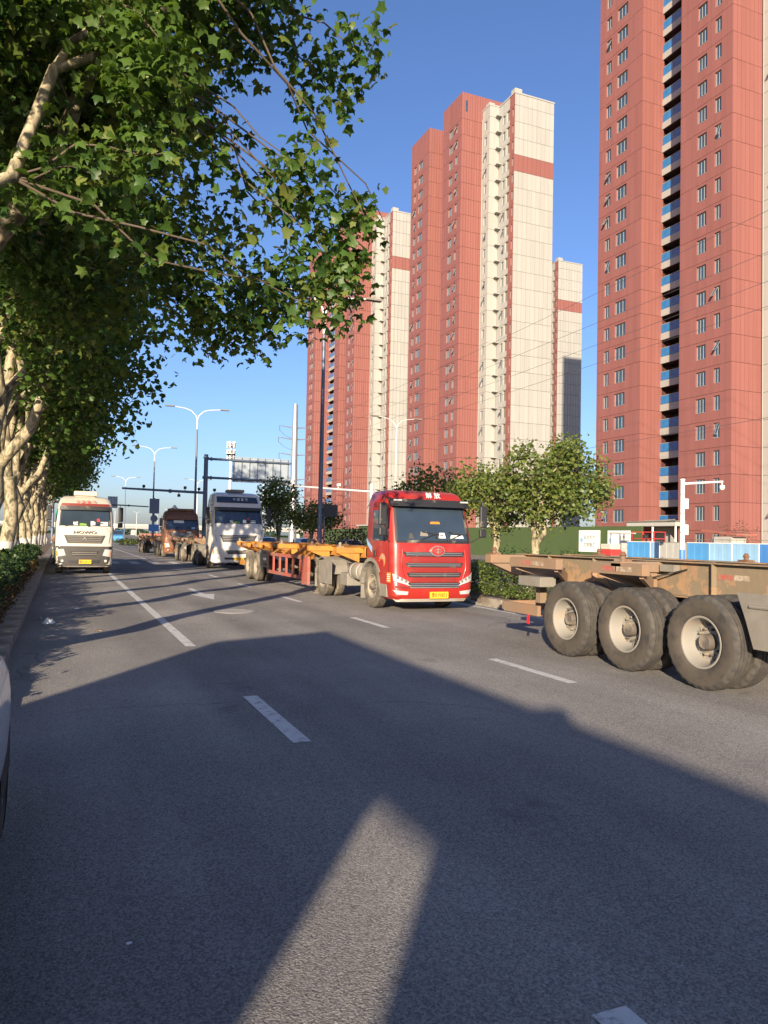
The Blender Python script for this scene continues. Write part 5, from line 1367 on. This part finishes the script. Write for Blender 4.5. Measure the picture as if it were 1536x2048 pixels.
    b = MB(); b.box(-.42, .42, -h - .012, -h + .03, .42, .56); b.build('grille', m_black, root, bevel=.02)
    return root
CARW = wheel_meshes(.325, .21, .215, 32, m_rubber, m_chrome, False, .05)
car('parked_car', 'small white car cut off by the left edge of the photo, close to the camera', (-1.075, 3.72, 0), pi, m_carwhite, L=3.6, Wd=1.70, fold=True)
GCAR = 'cars on the side road beyond the median'
car('parked_car', 'silver car on the side road, just left of the red cab', (20.2, 54.0, 0), 0, m_carsilver, GCAR)
car('parked_car', 'white car on the side road, just left of the tall lamp post', (20.4, 66.0, 0), 0, m_carwhite, GCAR)
car('parked_car', 'white car on the side road right beside the white truck', (20.2, 79.5, 0), 0, m_carwhite, GCAR)

# ================================================================== street furniture
def lamp_post(label, loc, h=12, reach=1.9, both=True, group='double armed street lamps', low=None, r=.095):
    root = thing('street_lamp', label, 'street lamp', loc, 0, group)
    b = MB(); b.tube([(0, 0, 0), (0, 0, h * .5), (0, 0, h * .86)], [r * 1.15, r * .95, r * .75], 12); b.box(-.22, .22, -.22, .22, 0, .05); b.build('pole', low or m_pole, root, smooth=40)
    b = MB(); b.tube([(0, 0, h * .86), (0, 0, h - .75)], [r * .75, r * .6], 10); b.build('upper_pole', m_polew, root, smooth=40)
    for s in ((-1, 1) if both else (-1,)):
        b = MB(); b.tube([(0, 0, h - .9), (s * .12, 0, h - .55), (s * .5, 0, h - .16), (s * 1.0, 0, h), (s * reach, 0, h + .10)], [r * .55, r * .5, r * .45, r * .4, r * .35], 8); b.build('arm', m_polew, root, smooth=50)
        b = MB(); b.box(s * reach, s * (reach + .75), -.14, .14, h + .06, h + .16); b.build('lamp_head', m_dusty, root, bevel=.03)
    return root
lamp_post('tall blue grey street lamp post in front of the left tower, behind the yellow trailer', (10.2, 31.2, .1), 12)
lamp_post('white armed double street lamp standing left of the sign gantry', (10.2, 64.8, .1), 12)
lamp_post('third double street lamp along the median, by the dark traffic signs', (10.2, 96.7, .1), 12)
lamp_post('fourth double street lamp along the median, above the cream truck', (10.9, 152.0, .1), 12)
lamp_post('double street lamp in front of the pale tower, right of the left tower', (26.8, 61.0, .1), 12, 1.7, low=m_polew, r=.07)
lamp_post('distant double street lamp beside the sign gantry arm', (24, 150, .1), 12, low=m_polew)
for i in range(9):
    yy = 290 + (i * 37) % 130; lamp_post('tiny distant street lamp, %s from the left above the far viaduct' % NTH[i], ((.075 + i * .022) * yy - 12, yy, .1), 11, 1.8, i % 2 == 0, 'distant street lamps by the viaduct', m_polew, .1)

# traffic signal box on the tall lamp post: a back-turned sign on its own bracket pole
ts = thing('traffic_sign', 'dark square sign seen from behind beside the tall lamp post', 'traffic sign', (10.42, 31.3, .1))
b = MB(); b.tube([(0, 0, 0), (0, 0, 2.95)], .035, 8); b.build('pole', m_pole, ts)
b = MB(); b.box(-.02, .60, -.04, -.01, 2.40, 2.92); b.build('sign_panel', m_bumpgrey, ts)

# sign gantry with the back of a direction board and a camera beam
g = thing('sign_gantry', 'grey sign gantry with the ribbed back of a large direction board and a camera beam', 'sign gantry', (10.2, 60.0, .1))
b = MB(); b.tube([(0, 0, 0), (0, 0, 7.75)], [.20, .16], 16); b.tube([(0, 0, 7.45), (0, 0, 7.55)], .22, 14); b.tube([(0, 0, 5.85), (0, 0, 6.05)], .25, 14); b.box(-.4, .4, -.4, .4, 0, .06); b.build('post', m_pole, g, smooth=40)
for z in (7.42, 5.95):
    b = MB(); b.tube([(.1, 0, z), (6.9, 0, z)], [.10, .075], 10); b.tube([(.35, 0, z), (.45, 0, z)], .15, 12); b.build('arm', m_pole, g, smooth=40)
b = MB(); b.box(2.1, 6.75, .12, .16, 5.72, 7.72)
sp = b.build('sign_panel', m_signback, g)
for k in range(8):
    b = MB(); x = 2.2 + k * .63; b.box(x - .02, x + .02, .05, .12, 5.74, 7.70); b.build('rib', m_pole, g)
for z in (5.74, 7.68):
    b = MB(); b.box(2.1, 6.75, .08, .12, z - .025, z + .025); b.build('rail', m_signback, g)
b = MB(); b.tube([(-.1, 0, 4.75), (-6.15, 0, 4.85)], [.11, .075], 10); b.tube([(-2.55, 0, 4.78), (-2.75, 0, 4.78)], .15, 10); b.build('camera_beam', m_pole, g, smooth=40)
for x, dz in ((-4.6, .26), (-1.55, .28), (-2.0, -.34), (-.5, .22), (1.0 - .3, .2)):
    b = MB(); b.box(x - .09, x + .09, -.22, .12, 4.8 + dz - .10, 4.8 + dz + .10); b.tube([(x, 0, 4.8), (x, 0, 4.8 + dz)], .03, 6); b.lathe([(.075, -.30), (.085, -.22)], 10, 'y', (x, 0, 4.8 + dz)); b.build('camera', m_black, g)

fg = thing('signal_gantry', 'far grey gantry arm with a small square grid panel above the cream truck', 'gantry', (-1.1, 105, .1))
b = MB(); b.tube([(0, 0, 0), (0, 0, 6.2)], [.18, .14], 12); b.build('post', m_pole, fg, smooth=40)
b = MB(); b.tube([(0, 0, 5.3), (11.6, 0, 5.0)], [.12, .08], 10); b.tube([(9.0, 0, 5.07), (9.2, 0, 5.07)], .14, 10); b.build('arm', m_pole, fg, smooth=40)
b = MB(); b.box(6.5, 7.7, .1, .14, 4.7, 6.2); p_ = b.build('sign_panel', m_signback, fg)
for k in range(4):
    b = MB(); b.box(6.6 + k * .33, 6.63 + k * .33, .06, .1, 4.7, 6.2); b.build('rib', m_pole, fg)

sg = thing('traffic_signs', 'post with a dark square board, a round sign and a blue sign, seen from behind', 'traffic sign', (10.0, 93.5, .1))
b = MB(); b.tube([(0, 0, 0), (0, 0, 5.7)], .06, 8); b.build('post', m_pole, sg)
b = MB(); b.box(-.56, .56, -.05, -.02, 3.85, 5.6); b.build('square_board', m_pole, sg)
b = MB(); b.lathe([(0, -.06), (.42, -.06), (.42, -.03), (0, -.03)], 24, 'y', (0, 0, 3.25)); b.build('round_board', m_pole, sg)
b = MB(); b.box(-.60, .60, -.05, -.02, 1.75, 2.55); b.build('blue_board', m_blued, sg)
tg = thing('direction_sign', 'teal green direction sign beyond the brown truck roof', 'direction sign', (20.3, 105, .1))
b = MB()
for x in (-1.1, 1.1): b.tube([(x, 0, 0), (x, 0, 6.6)], .09, 8)
b.build('posts', m_pole, tg)
b = MB(); b.box(-1.6, 1.6, -.1, -.04, 3.7, 6.4); b.build('sign_panel', m_teal, tg)
for k in range(5):
    b = MB(); b.box(-1.4 + k * .6, -1.1 + k * .6, -.12, -.1, 4.6, 5.1); b.build('lettering', m_poster, tg)

# white camera poles
cp = thing('camera_pole', 'white pole with a side arm and dome camera before the blue barrier', 'camera pole', (33.0, 33.8, .1))
b = MB(); b.tube([(0, 0, 0), (0, 0, 5.25)], [.15, .12], 14); b.lathe([(.0, 5.30), (.14, 5.28), (.15, 5.20)], 14, 'z'); b.build('pole', m_polew, cp, smooth=40)
b = MB(); b.tube([(0, 0, 5.0), (2.15, -.9, 5.18)], [.075, .055], 10); b.build('arm', m_polew, cp, smooth=40)
b = MB(); b.tube([(2.12, -.88, 5.18), (2.12, -.88, 4.98)], .03, 6); b.lathe([(.0, 4.98), (.13, 4.95), (.15, 4.86), (.13, 4.76), (.08, 4.70), (0, 4.68)], 16, 'z', (2.12, -.88, 0)); b.build('dome_camera', m_white, cp, smooth=50)
for z in (3.9, 2.4):
    b = MB(); b.box(.12, .36, -.12, .12, z - .35, z + .25); b.build('control_box', m_polew, cp, bevel=.02)
for z in (2.2, 3.3, 4.4):
    b = MB(); b.tube([(0, 0, z - .02), (0, 0, z + .02)], .155, 12); b.build('clamp', m_steel, cp)
b = MB(); b.tube([(0, 0, .3), (0, 0, 1.2)], .155, 12); b.build('blue_sleeve', m_blued, cp)
wp = thing('camera_pole', 'white post behind the red cab with a long white arm across the left tower', 'camera pole', (24.7, 61.3, .1))
b = MB(); b.tube([(0, 0, 0), (0, 0, 6.2)], [.16, .13], 12); b.build('pole', m_polew, wp, smooth=40)
b = MB(); b.tube([(0, 0, 5.5), (-9.6, -2.2, 5.6)], [.10, .06], 10); b.build('arm', m_polew, wp, smooth=40)
for t in (.35, .8):
    b = MB(); x, y = -9.6 * t, -2.2 * t; b.tube([(x, y, 5.55), (x, y, 5.85)], .03, 6); b.box(x - .1, x + .1, y - .3, y + .1, 5.8, 6.0); b.build('camera', m_white, wp)

# steel power pole and its wires
pp = thing('power_pole', 'tapered steel power pole with cross arms left of the left tower', 'power pole', (41.8, 145.0, 0))
b = MB(); b.tube([(0, 0, -.1), (0, 0, 14), (0, 0, 27.6)], [.80, .64, .48], 20); b.build('pole', m_steel, pp, smooth=40)
for i, (z, L_) in enumerate(((23.2, 3.1), (20.9, 3.3), (17.8, 3.1), (12.9, 2.4), (11.8, 2.4), (10.6, 2.2), (9.4, 2.2))):
    for s in (-1, 1):
        b = MB(); b.tube([(s * .4, 0, z - .25), (s * L_, 0, z)], [.13, .06], 8); b.build('cross_arm', m_steel, pp)
        if i < 3 and s < 0:
            b = MB(); b.tube([(s * L_, 0, z), (s * L_, 0, z - 1.0)], .06, 6); b.tube([(s * L_, 0, z - .9), (s * 2.0, .3, z - 1.8), (s * .5, 0, z - 2.4)], .03, 6); b.build('insulator', m_black, pp)
GW = 'power lines from the steel pole to the right'
wl = ['topmost', 'second', 'third', 'fourth', 'lowest']
for i, (dx, z, zz) in enumerate(((2.4, 23.1, 26.2), (2.4, 21.2, 22.9), (2.4, 19.3, 20.8), (2.4, 17.7, 19.0), (2.2, 10.6, 11.0))):
    b = MB(); pts = []
    for k in range(25):
        t = k / 24; y = 145 - 150 * t
        pts.append((41.8 + dx, y, z + (zz - z) * t - 4 * .7 * t * (1 - t)))
    b.tube(pts, .017, 5)
    tag(b.build('power_line', m_wire), '%s thin dark power line sloping across the towers towards the upper right' % wl[i], 'power line', GW)

ct = thing('cell_tower', 'white mobile phone mast with two rings of antennas far down the road', 'mast', (49.5, 245, 0))
b = MB(); b.tube([(0, 0, 0), (0, 0, 31)], [.65, .32], 12); b.build('mast', m_polew, ct, smooth=40)
for z in (30.2, 27.6, 26.2):
    b = MB(); b.lathe([(.3, z), (1.25, z), (1.25, z + .12), (.3, z + .12)], 16, 'z'); b.build('platform', m_polew, ct)
    for k in range(6):
        a = k * pi / 3; b = MB(); b.box(1.2 * cos(a) - .17, 1.2 * cos(a) + .17, 1.2 * sin(a) - .12, 1.2 * sin(a) + .12, z - .6, z + 1.4); b.build('antenna', m_white, ct)
ft = thing('flood_light_mast', 'thin distant mast with a cross bar of lights behind the sign gantry', 'mast', (58, 235, 0))
b = MB(); b.tube([(0, 0, 0), (0, 0, 20.5)], [.35, .2], 10); b.build('mast', m_polew, ft)
b = MB(); b.box(-3.2, 3.2, -.1, .1, 20.3, 20.5); b.build('cross_bar', m_polew, ft)
for k in range(6):
    b = MB(); b.box(-3.2 + k * 1.2, -2.7 + k * 1.2, -.3, .1, 20.5, 21.0); b.build('flood_light', m_black, ft)

# ================================================================== building site edge
hd = thing('site_hoarding', 'long dark green site hoarding with white posters along the foot of the towers', 'hoarding', (45.0, 50.6, 0))
for k in range(42):
    b = MB(); b.box(0, .06, k * 2.0 + .006, k * 2.0 + 1.994, -.15, 3.05); b.build('panel', m_green, hd)
for k in range(22):
    b = MB(); b.box(.06, .14, k * 4.0, k * 4.0 + .08, -.15, 3.0); b.build('post', m_bumpgrey, hd)
lines = ['安全生产', '文明施工']
def poster(label, y, w_, h_, z):
    r = thing('poster', label, 'poster', (44.94, y, z))
    b = MB(); b.box(-.03, .05, 0, w_, 0, h_); o = b.build('board', m_poster, r, bevel=.01)
    for j, tx in enumerate(lines):
        text_mesh('lettering', tx, .42, m_bumpgrey, o, (-.035, w_ * .48, h_ * (.66 - .34 * j)), (pi / 2, 0, -pi / 2), .003)
    b = MB(); b.lathe([(0, -.04), (.22, -.04), (.22, -.034), (0, -.034)], 16, 'x', (0, w_ * .86, h_ * .55)); b.build('seal', m_bluel, o)
poster('white poster with dark lettering on the green hoarding, left of the small roller', 56.0, 3.0, 2.0, .70)
poster('white poster on the green hoarding, half hidden by the small roller', 52.0, 2.9, 1.95, .72)

GB2 = 'site barrier panels at the right'
segs = [(2.4, m_blueb, 'bright blue barrier panel, left end of the row beside the red lift'), (.9, m_bluel, 'narrow pale blue barrier panel right of the white camera pole'), (2.5, m_greyb, 'plain grey barrier panel, the only grey one in the row'), (1.9, m_blueb, 'blue barrier panel right of the grey one'), (1.75, m_bluel, 'pale blue streaked barrier panel in the middle of the row'), (2.0, m_bluel, 'pale blue barrier panel with two dark shadows on it'), (3.2, m_blued, 'deep blue barrier panel at the right edge of the photo'), (2.4, m_blueb, 'blue barrier panel just beyond the right edge of the photo')]
y = 44.3
for wd, mt, lb in segs:
    r = thing('barrier_panel', lb, 'barrier', (38.0, y - wd, 0), 0, GB2)
    b = MB(); n_ = max(3, int(wd / .3))
    for k in range(n_):                      # shallow corrugation
        a0, a1 = .02 + (wd - .04) * k / n_, .02 + (wd - .04) * (k + 1) / n_
        d0 = .015 if k % 2 else 0
        b.box(d0, d0 + .03, a0, a1, -.12, 1.70)
    b.build('sheet', mt, r)
    b = MB(); b.box(-.01, .055, 0, wd - .01, 1.70, 1.74); b.box(-.01, .055, 0, .03, -.15, 1.70); b.build('frame', m_white if mt is not m_greyb else m_dusty, r)
    y -= wd
rl = thing('railing', 'thin rusty railing running above the blue barrier', 'railing', (41.0, 18, 0))
for z in (1.95, 1.55):
    b = MB(); b.tube([(0, 0, z), (0, 24, z)], .022, 6); b.build('rail', m_rustdk, rl)
for k in range(40):
    b = MB(); b.tube([(0, k * .6, -.1), (0, k * .6, 2.0)], .016, 5); b.build('baluster', m_rustdk, rl)

sl = thing('scissor_lift', 'red railed scissor lift platform beside the blue barrier', 'scissor lift', (42.6, 47.2, 0))
b = MB(); b.box(-.6, .6, -1.25, 1.25, 1.05, 1.45); b.build('platform', m_liftred, sl, bevel=.02)
for x in (-.58, .58):
    for y in (-1.2, 0, 1.2):
        b = MB(); b.bar((x, y, 1.45), (x, y, 2.5), .05, .05); b.build('rail_post', m_liftred, sl)
    for z in (2.5, 1.98):
        b = MB(); b.bar((x, -1.22, z), (x, 1.22, z), .05, .05); b.build('rail', m_liftred, sl)
for y in (-1.22, 1.22):
    for z in (2.5, 1.98):
        b = MB(); b.bar((-.58, y, z), (.58, y, z), .05, .05); b.build('rail', m_liftred, sl)
for k in range(3):
    for s in (-1, 1):
        b = MB(); b.bar((-.35, -1.0 * s, .45 + k * .2), (-.35, 1.0 * s, .65 + k * .2), .06, .06); b.bar((.35, -1.0 * s, .45 + k * .2), (.35, 1.0 * s, .65 + k * .2), .06, .06); b.build('scissor_arm', m_liftgrey, sl)
b = MB(); b.box(-.6, .6, -1.25, 1.25, .22, .62); b.build('base', m_liftgrey, sl, bevel=.02)
b = MB(); b.box(-.6, -.45, -.5, .0, 1.9, 2.3); b.build('control_box', m_black, sl)
for s in (-1, 1):
    for y in (-.95, .95):
        b = MB(); b.lathe([(0, -.07), (.2, -.06), (.24, -.03), (.24, .07), (0, .07)], 16, 'x', (s * .62, y, .12)); b.build('wheel', m_rubber, sl)
ro = thing('road_roller', 'small road roller with a grey canopy, white bonnet and red frame by the green hoarding', 'road roller', (42.3, 50.3, 0), 0)
b = MB(); b.box(-1.3, -.2, -.62, .62, .55, 1.05); b.build('frame', m_liftred, ro, bevel=.04)
b = MB(); b.box(-1.35, -.35, -.62, .62, 1.052, 1.50); b.build('bonnet', m_truckcream, ro, bevel=.06)
text_mesh('bonnet_lettering', 'XCMG', .26, m_ink, ro, (-1.36, 0, 1.28), (pi / 2, 0, -pi / 2), .003) if False else None
b = MB(); b.box(-.2, 1.2, -.55, .55, .55, 1.15); b.box(.1, .6, -.3, .3, 1.15, 1.6); b.build('rear_body', m_liftgrey, ro, bevel=.03)
for x in (-.35, 1.0):
    for y in (-.55, .55):
        b = MB(); b.bar((x, y, 1.1), (x, y, 2.35), .06, .06); b.build('canopy_post', m_bumpgrey, ro)
b = MB(); b.box(-.55, 1.2, -.70, .70, 2.35, 2.46); b.build('canopy', m_liftgrey, ro, bevel=.03)
b = MB(); b.box(-.38, -.35, -.5, .5, 1.5, 2.2); b.build('screen', m_poster, ro)
for x in (-.8, .8):
    b = MB(); b.lathe([(0, -.6), (.46, -.6), (.48, -.58), (.48, .58), (.46, .6), (0, .6)], 24, 'y', (x, 0, .36)); b.build('drum', m_steel, ro, smooth=40)
gt_ = thing('gate_hut', 'small red roofed hut with a pale front behind the blue barrier', 'hut', (44.5, 41.0, 0))
b = MB(); b.box(-.7, .7, -.8, .8, -.1, 2.2); b.build('wall', m_greyb, gt_)
b = MB(); b.add([(-1.0, -1.5, 2.3), (1.0, -1.5, 2.3), (1.0, 1.7, 2.6), (-1.0, 1.7, 2.6), (-1.0, -1.5, 2.42), (1.0, -1.5, 2.42), (1.0, 1.7, 2.72), (-1.0, 1.7, 2.72)], [(0, 3, 2, 1), (4, 5, 6, 7), (0, 1, 5, 4), (1, 2, 6, 5), (2, 3, 7, 6), (3, 0, 4, 7)]); b.build('roof', m_redgate, gt_)
bush('bare_shrub', 'sparse reddish shrub against the tower foot behind the blue barrier', 'shrub', (47.5, 43.0, 0), 95, 1.6, 1.6, 3.6, 420, .16, m_redshrub, None, LEAF4, stems=16)
gcab = thing('site_cabin', 'small green site cabin with a white door left of the red cab', 'cabin', (30.5, 74, .1))
b = MB(); b.box(-1.5, 1.5, -1.5, 1.5, 0, 2.7); b.build('wall', m_green, gcab)
b = MB(); b.box(-1.7, 1.7, -1.7, 1.7, 2.7, 2.85); b.build('roof', m_greyb, gcab)
b = MB(); b.box(-.9, .2, -1.54, -1.5, .3, 2.2); b.build('door', m_poster, gcab)

# ================================================================== far end of the road
vd = thing('viaduct', 'pale concrete viaduct crossing the far end of the road', 'viaduct', (90, 560, 0))
b = MB(); b.box(-260, 260, 0, 11, 4.4, 6.4); b.build('deck', m_cream, vd)
b = MB(); b.box(-260, 260, -.3, -.01, 6.0, 7.6); b.build('parapet', m_greyb, vd)
for k in range(18):
    b = MB(); b.box(-255 + k * 30, -252 + k * 30, 3, 8, -.2, 4.4); b.build('pier', m_greyb, vd)
rh = thing('red_hoarding', 'low red hoarding across the far end of the road', 'hoarding', (16, 178, 0))
for k in range(9):
    b = MB(); b.box(k * 2.2 + .01, k * 2.2 + 2.19, 0, .08, -.1, 1.5); b.build('panel', m_redgate, rh)
for k in range(10):
    b = MB(); b.box(k * 2.2 - .05, k * 2.2 + .05, .08, .2, -.1, 1.95); b.build('post', m_dusty, rh)
bv = thing('parked_van', 'small blue van far down the road right of the cream truck', 'van', (8.0, 128, 0))
b = MB(); b.prism([(-2.2, .35), (2.2, .35), (2.2, 1.9), (-1.0, 1.95), (-1.7, 1.2), (-2.2, 1.05)], -.85, .85, 'x'); b.build('body', m_blueb, bv, bevel=.06)
b = MB(); b.add([(-.75, -1.07, 1.88), (.75, -1.07, 1.88), (.75, -1.70, 1.25), (-.75, -1.70, 1.25)], [(0, 1, 2, 3)]); b.build('windscreen', m_wind, bv, loc=(0, -.03, .02))
for s in (-1, 1):
    b = MB(); b.box(s * .86, s * .855, -.9, 2.0, 1.25, 1.75); b.build('side_window', m_wind, bv)
    for y in (-1.4, 1.4): put_wheel(bv, CARW, s * .76, y, .325, s, False)
bush('planter_shrubs', 'green planted island in the far junction right of the cream truck', 'shrub', (7.6, 100, 0), 97, 1.7, 3.0, .9, 900, .2, m_hedge)
rng = np.random.default_rng(5)
n = 26000
Px = rng.uniform(-420, 520, n); base = 4.5 + 2.5 * np.sin(Px * .06) + 1.6 * np.sin(Px * .23 + 1)
Pz = rng.random(n) * np.maximum(base, 1.5); Py = 640 + rng.uniform(0, 12, n)
V, F = leaf_arrays(np.stack([Px, Py, Pz], 1), 1.5, rng, LEAF4, .3, 0)
tag(link_mesh('distant_trees', tri_mesh('distant_trees', V, F, [m_shrub])), 'low band of distant trees along the horizon', 'trees', kind='stuff')
n = 9000
Py = rng.uniform(10, 180, n); P3 = np.stack([-10.5 + rng.normal(size=n) * .7, Py, rng.random(n) * (2.2 + .5 * np.sin(Py * .5))], 1)
V, F = leaf_arrays(P3, .32, rng, LEAF4, .3, 0)
tag(link_mesh('back_hedge', tri_mesh('back_hedge', V, F, [m_shrub])), 'green hedge behind the trunks of the left tree row', 'hedge', kind='stuff')

# ================================================================== behind the camera: unseen shelter, added and shaped to cast the shadow across the road
sh = thing('shadow_caster', 'unseen flat roofed shelter, added behind the camera to shade the road', 'shelter', (-4.2, -.10, 0))
b = MB(); b.prism([(-2.05, -17), (0, -17), (0, 0), (-2.05, -.78)], 3.62, 3.82, 'z'); b.build('roof', m_dusty, sh)
b = MB(); b.box(-.30, -.06, -6.98, -6.74, 3.82, 3.96); b.build('shadow_bump', m_dusty, sh)  # added block that puts a bump into the cast shadow edge
b = MB(); b.box(-.08, 0, -4.50, 0, 0, 3.62); b.box(-.08, 0, -17, -5.42, 0, 3.62); b.box(-.08, 0, -5.42, -4.50, 2.83, 3.62); b.build('road_wall', m_dusty, sh)  # gap shaped to let a strip of sun onto the road
b = MB(); b.prism([(-2.05, -.86), (-.08, -.11), (-.08, -.03), (-2.05, -.78)], 0, 3.62, 'z'); b.build('end_wall', m_dusty, sh)
b = MB(); b.box(-2.05, -1.97, -7.4, -.08, 0, 1.0); b.build('low_wall', m_dusty, sh) if False else None
for y in (-.95, -5.2, -11, -16.9):
    b = MB(); b.box(-2.05, -1.95, y - .05, y + .05, 0, 3.62); b.build('post', m_bumpgrey, sh)

# ================================================================== litter
def litter(name, label, loc, mt, s, seed, flat=.3):
    rr = random.Random(seed); b = MB(); n = 13
    ring = [(s * rr.uniform(.6, 1.1) * cos(2 * pi * k / n), s * rr.uniform(.5, 1) * sin(2 * pi * k / n), 0.004) for k in range(n)]
    mid = [(x * .55 + rr.uniform(-.2, .2) * s, y * .55, s * flat * rr.uniform(.15, 1.5)) for x, y, _ in ring]
    b.add(ring + mid + [(0, 0, s * flat)], [(k, (k + 1) % n, n + (k + 1) % n, n + k) for k in range(n)] + [(n + k, n + (k + 1) % n, 2 * n) for k in range(n)])
    tag(b.build(name, mt, loc=loc), label, 'litter')
litter('litter_bag', 'crumpled white bag lying beside the left kerb in the shade', (-.16, 14.9, 0), m_white, .13, 1, .6)
litter('litter_scrap', 'small white scrap on the asphalt near the left kerb', (.35, 17.5, 0), m_white, .06, 2)
litter('litter_scrap', 'brown leaf litter at the foot of the left kerb', (-.38, 15.6, 0), m_dusty, .16, 3, .2)
litter('litter_scrap', 'dark scrap on the shaded asphalt of the kerb lane', (.62, 13.6, 0), m_rustdk, .10, 4, .2)
litter('litter_scrap', 'tiny pale scrap on the dark asphalt at the bottom left of the photo', (.30, 3.25, 0), m_white, .014, 5)
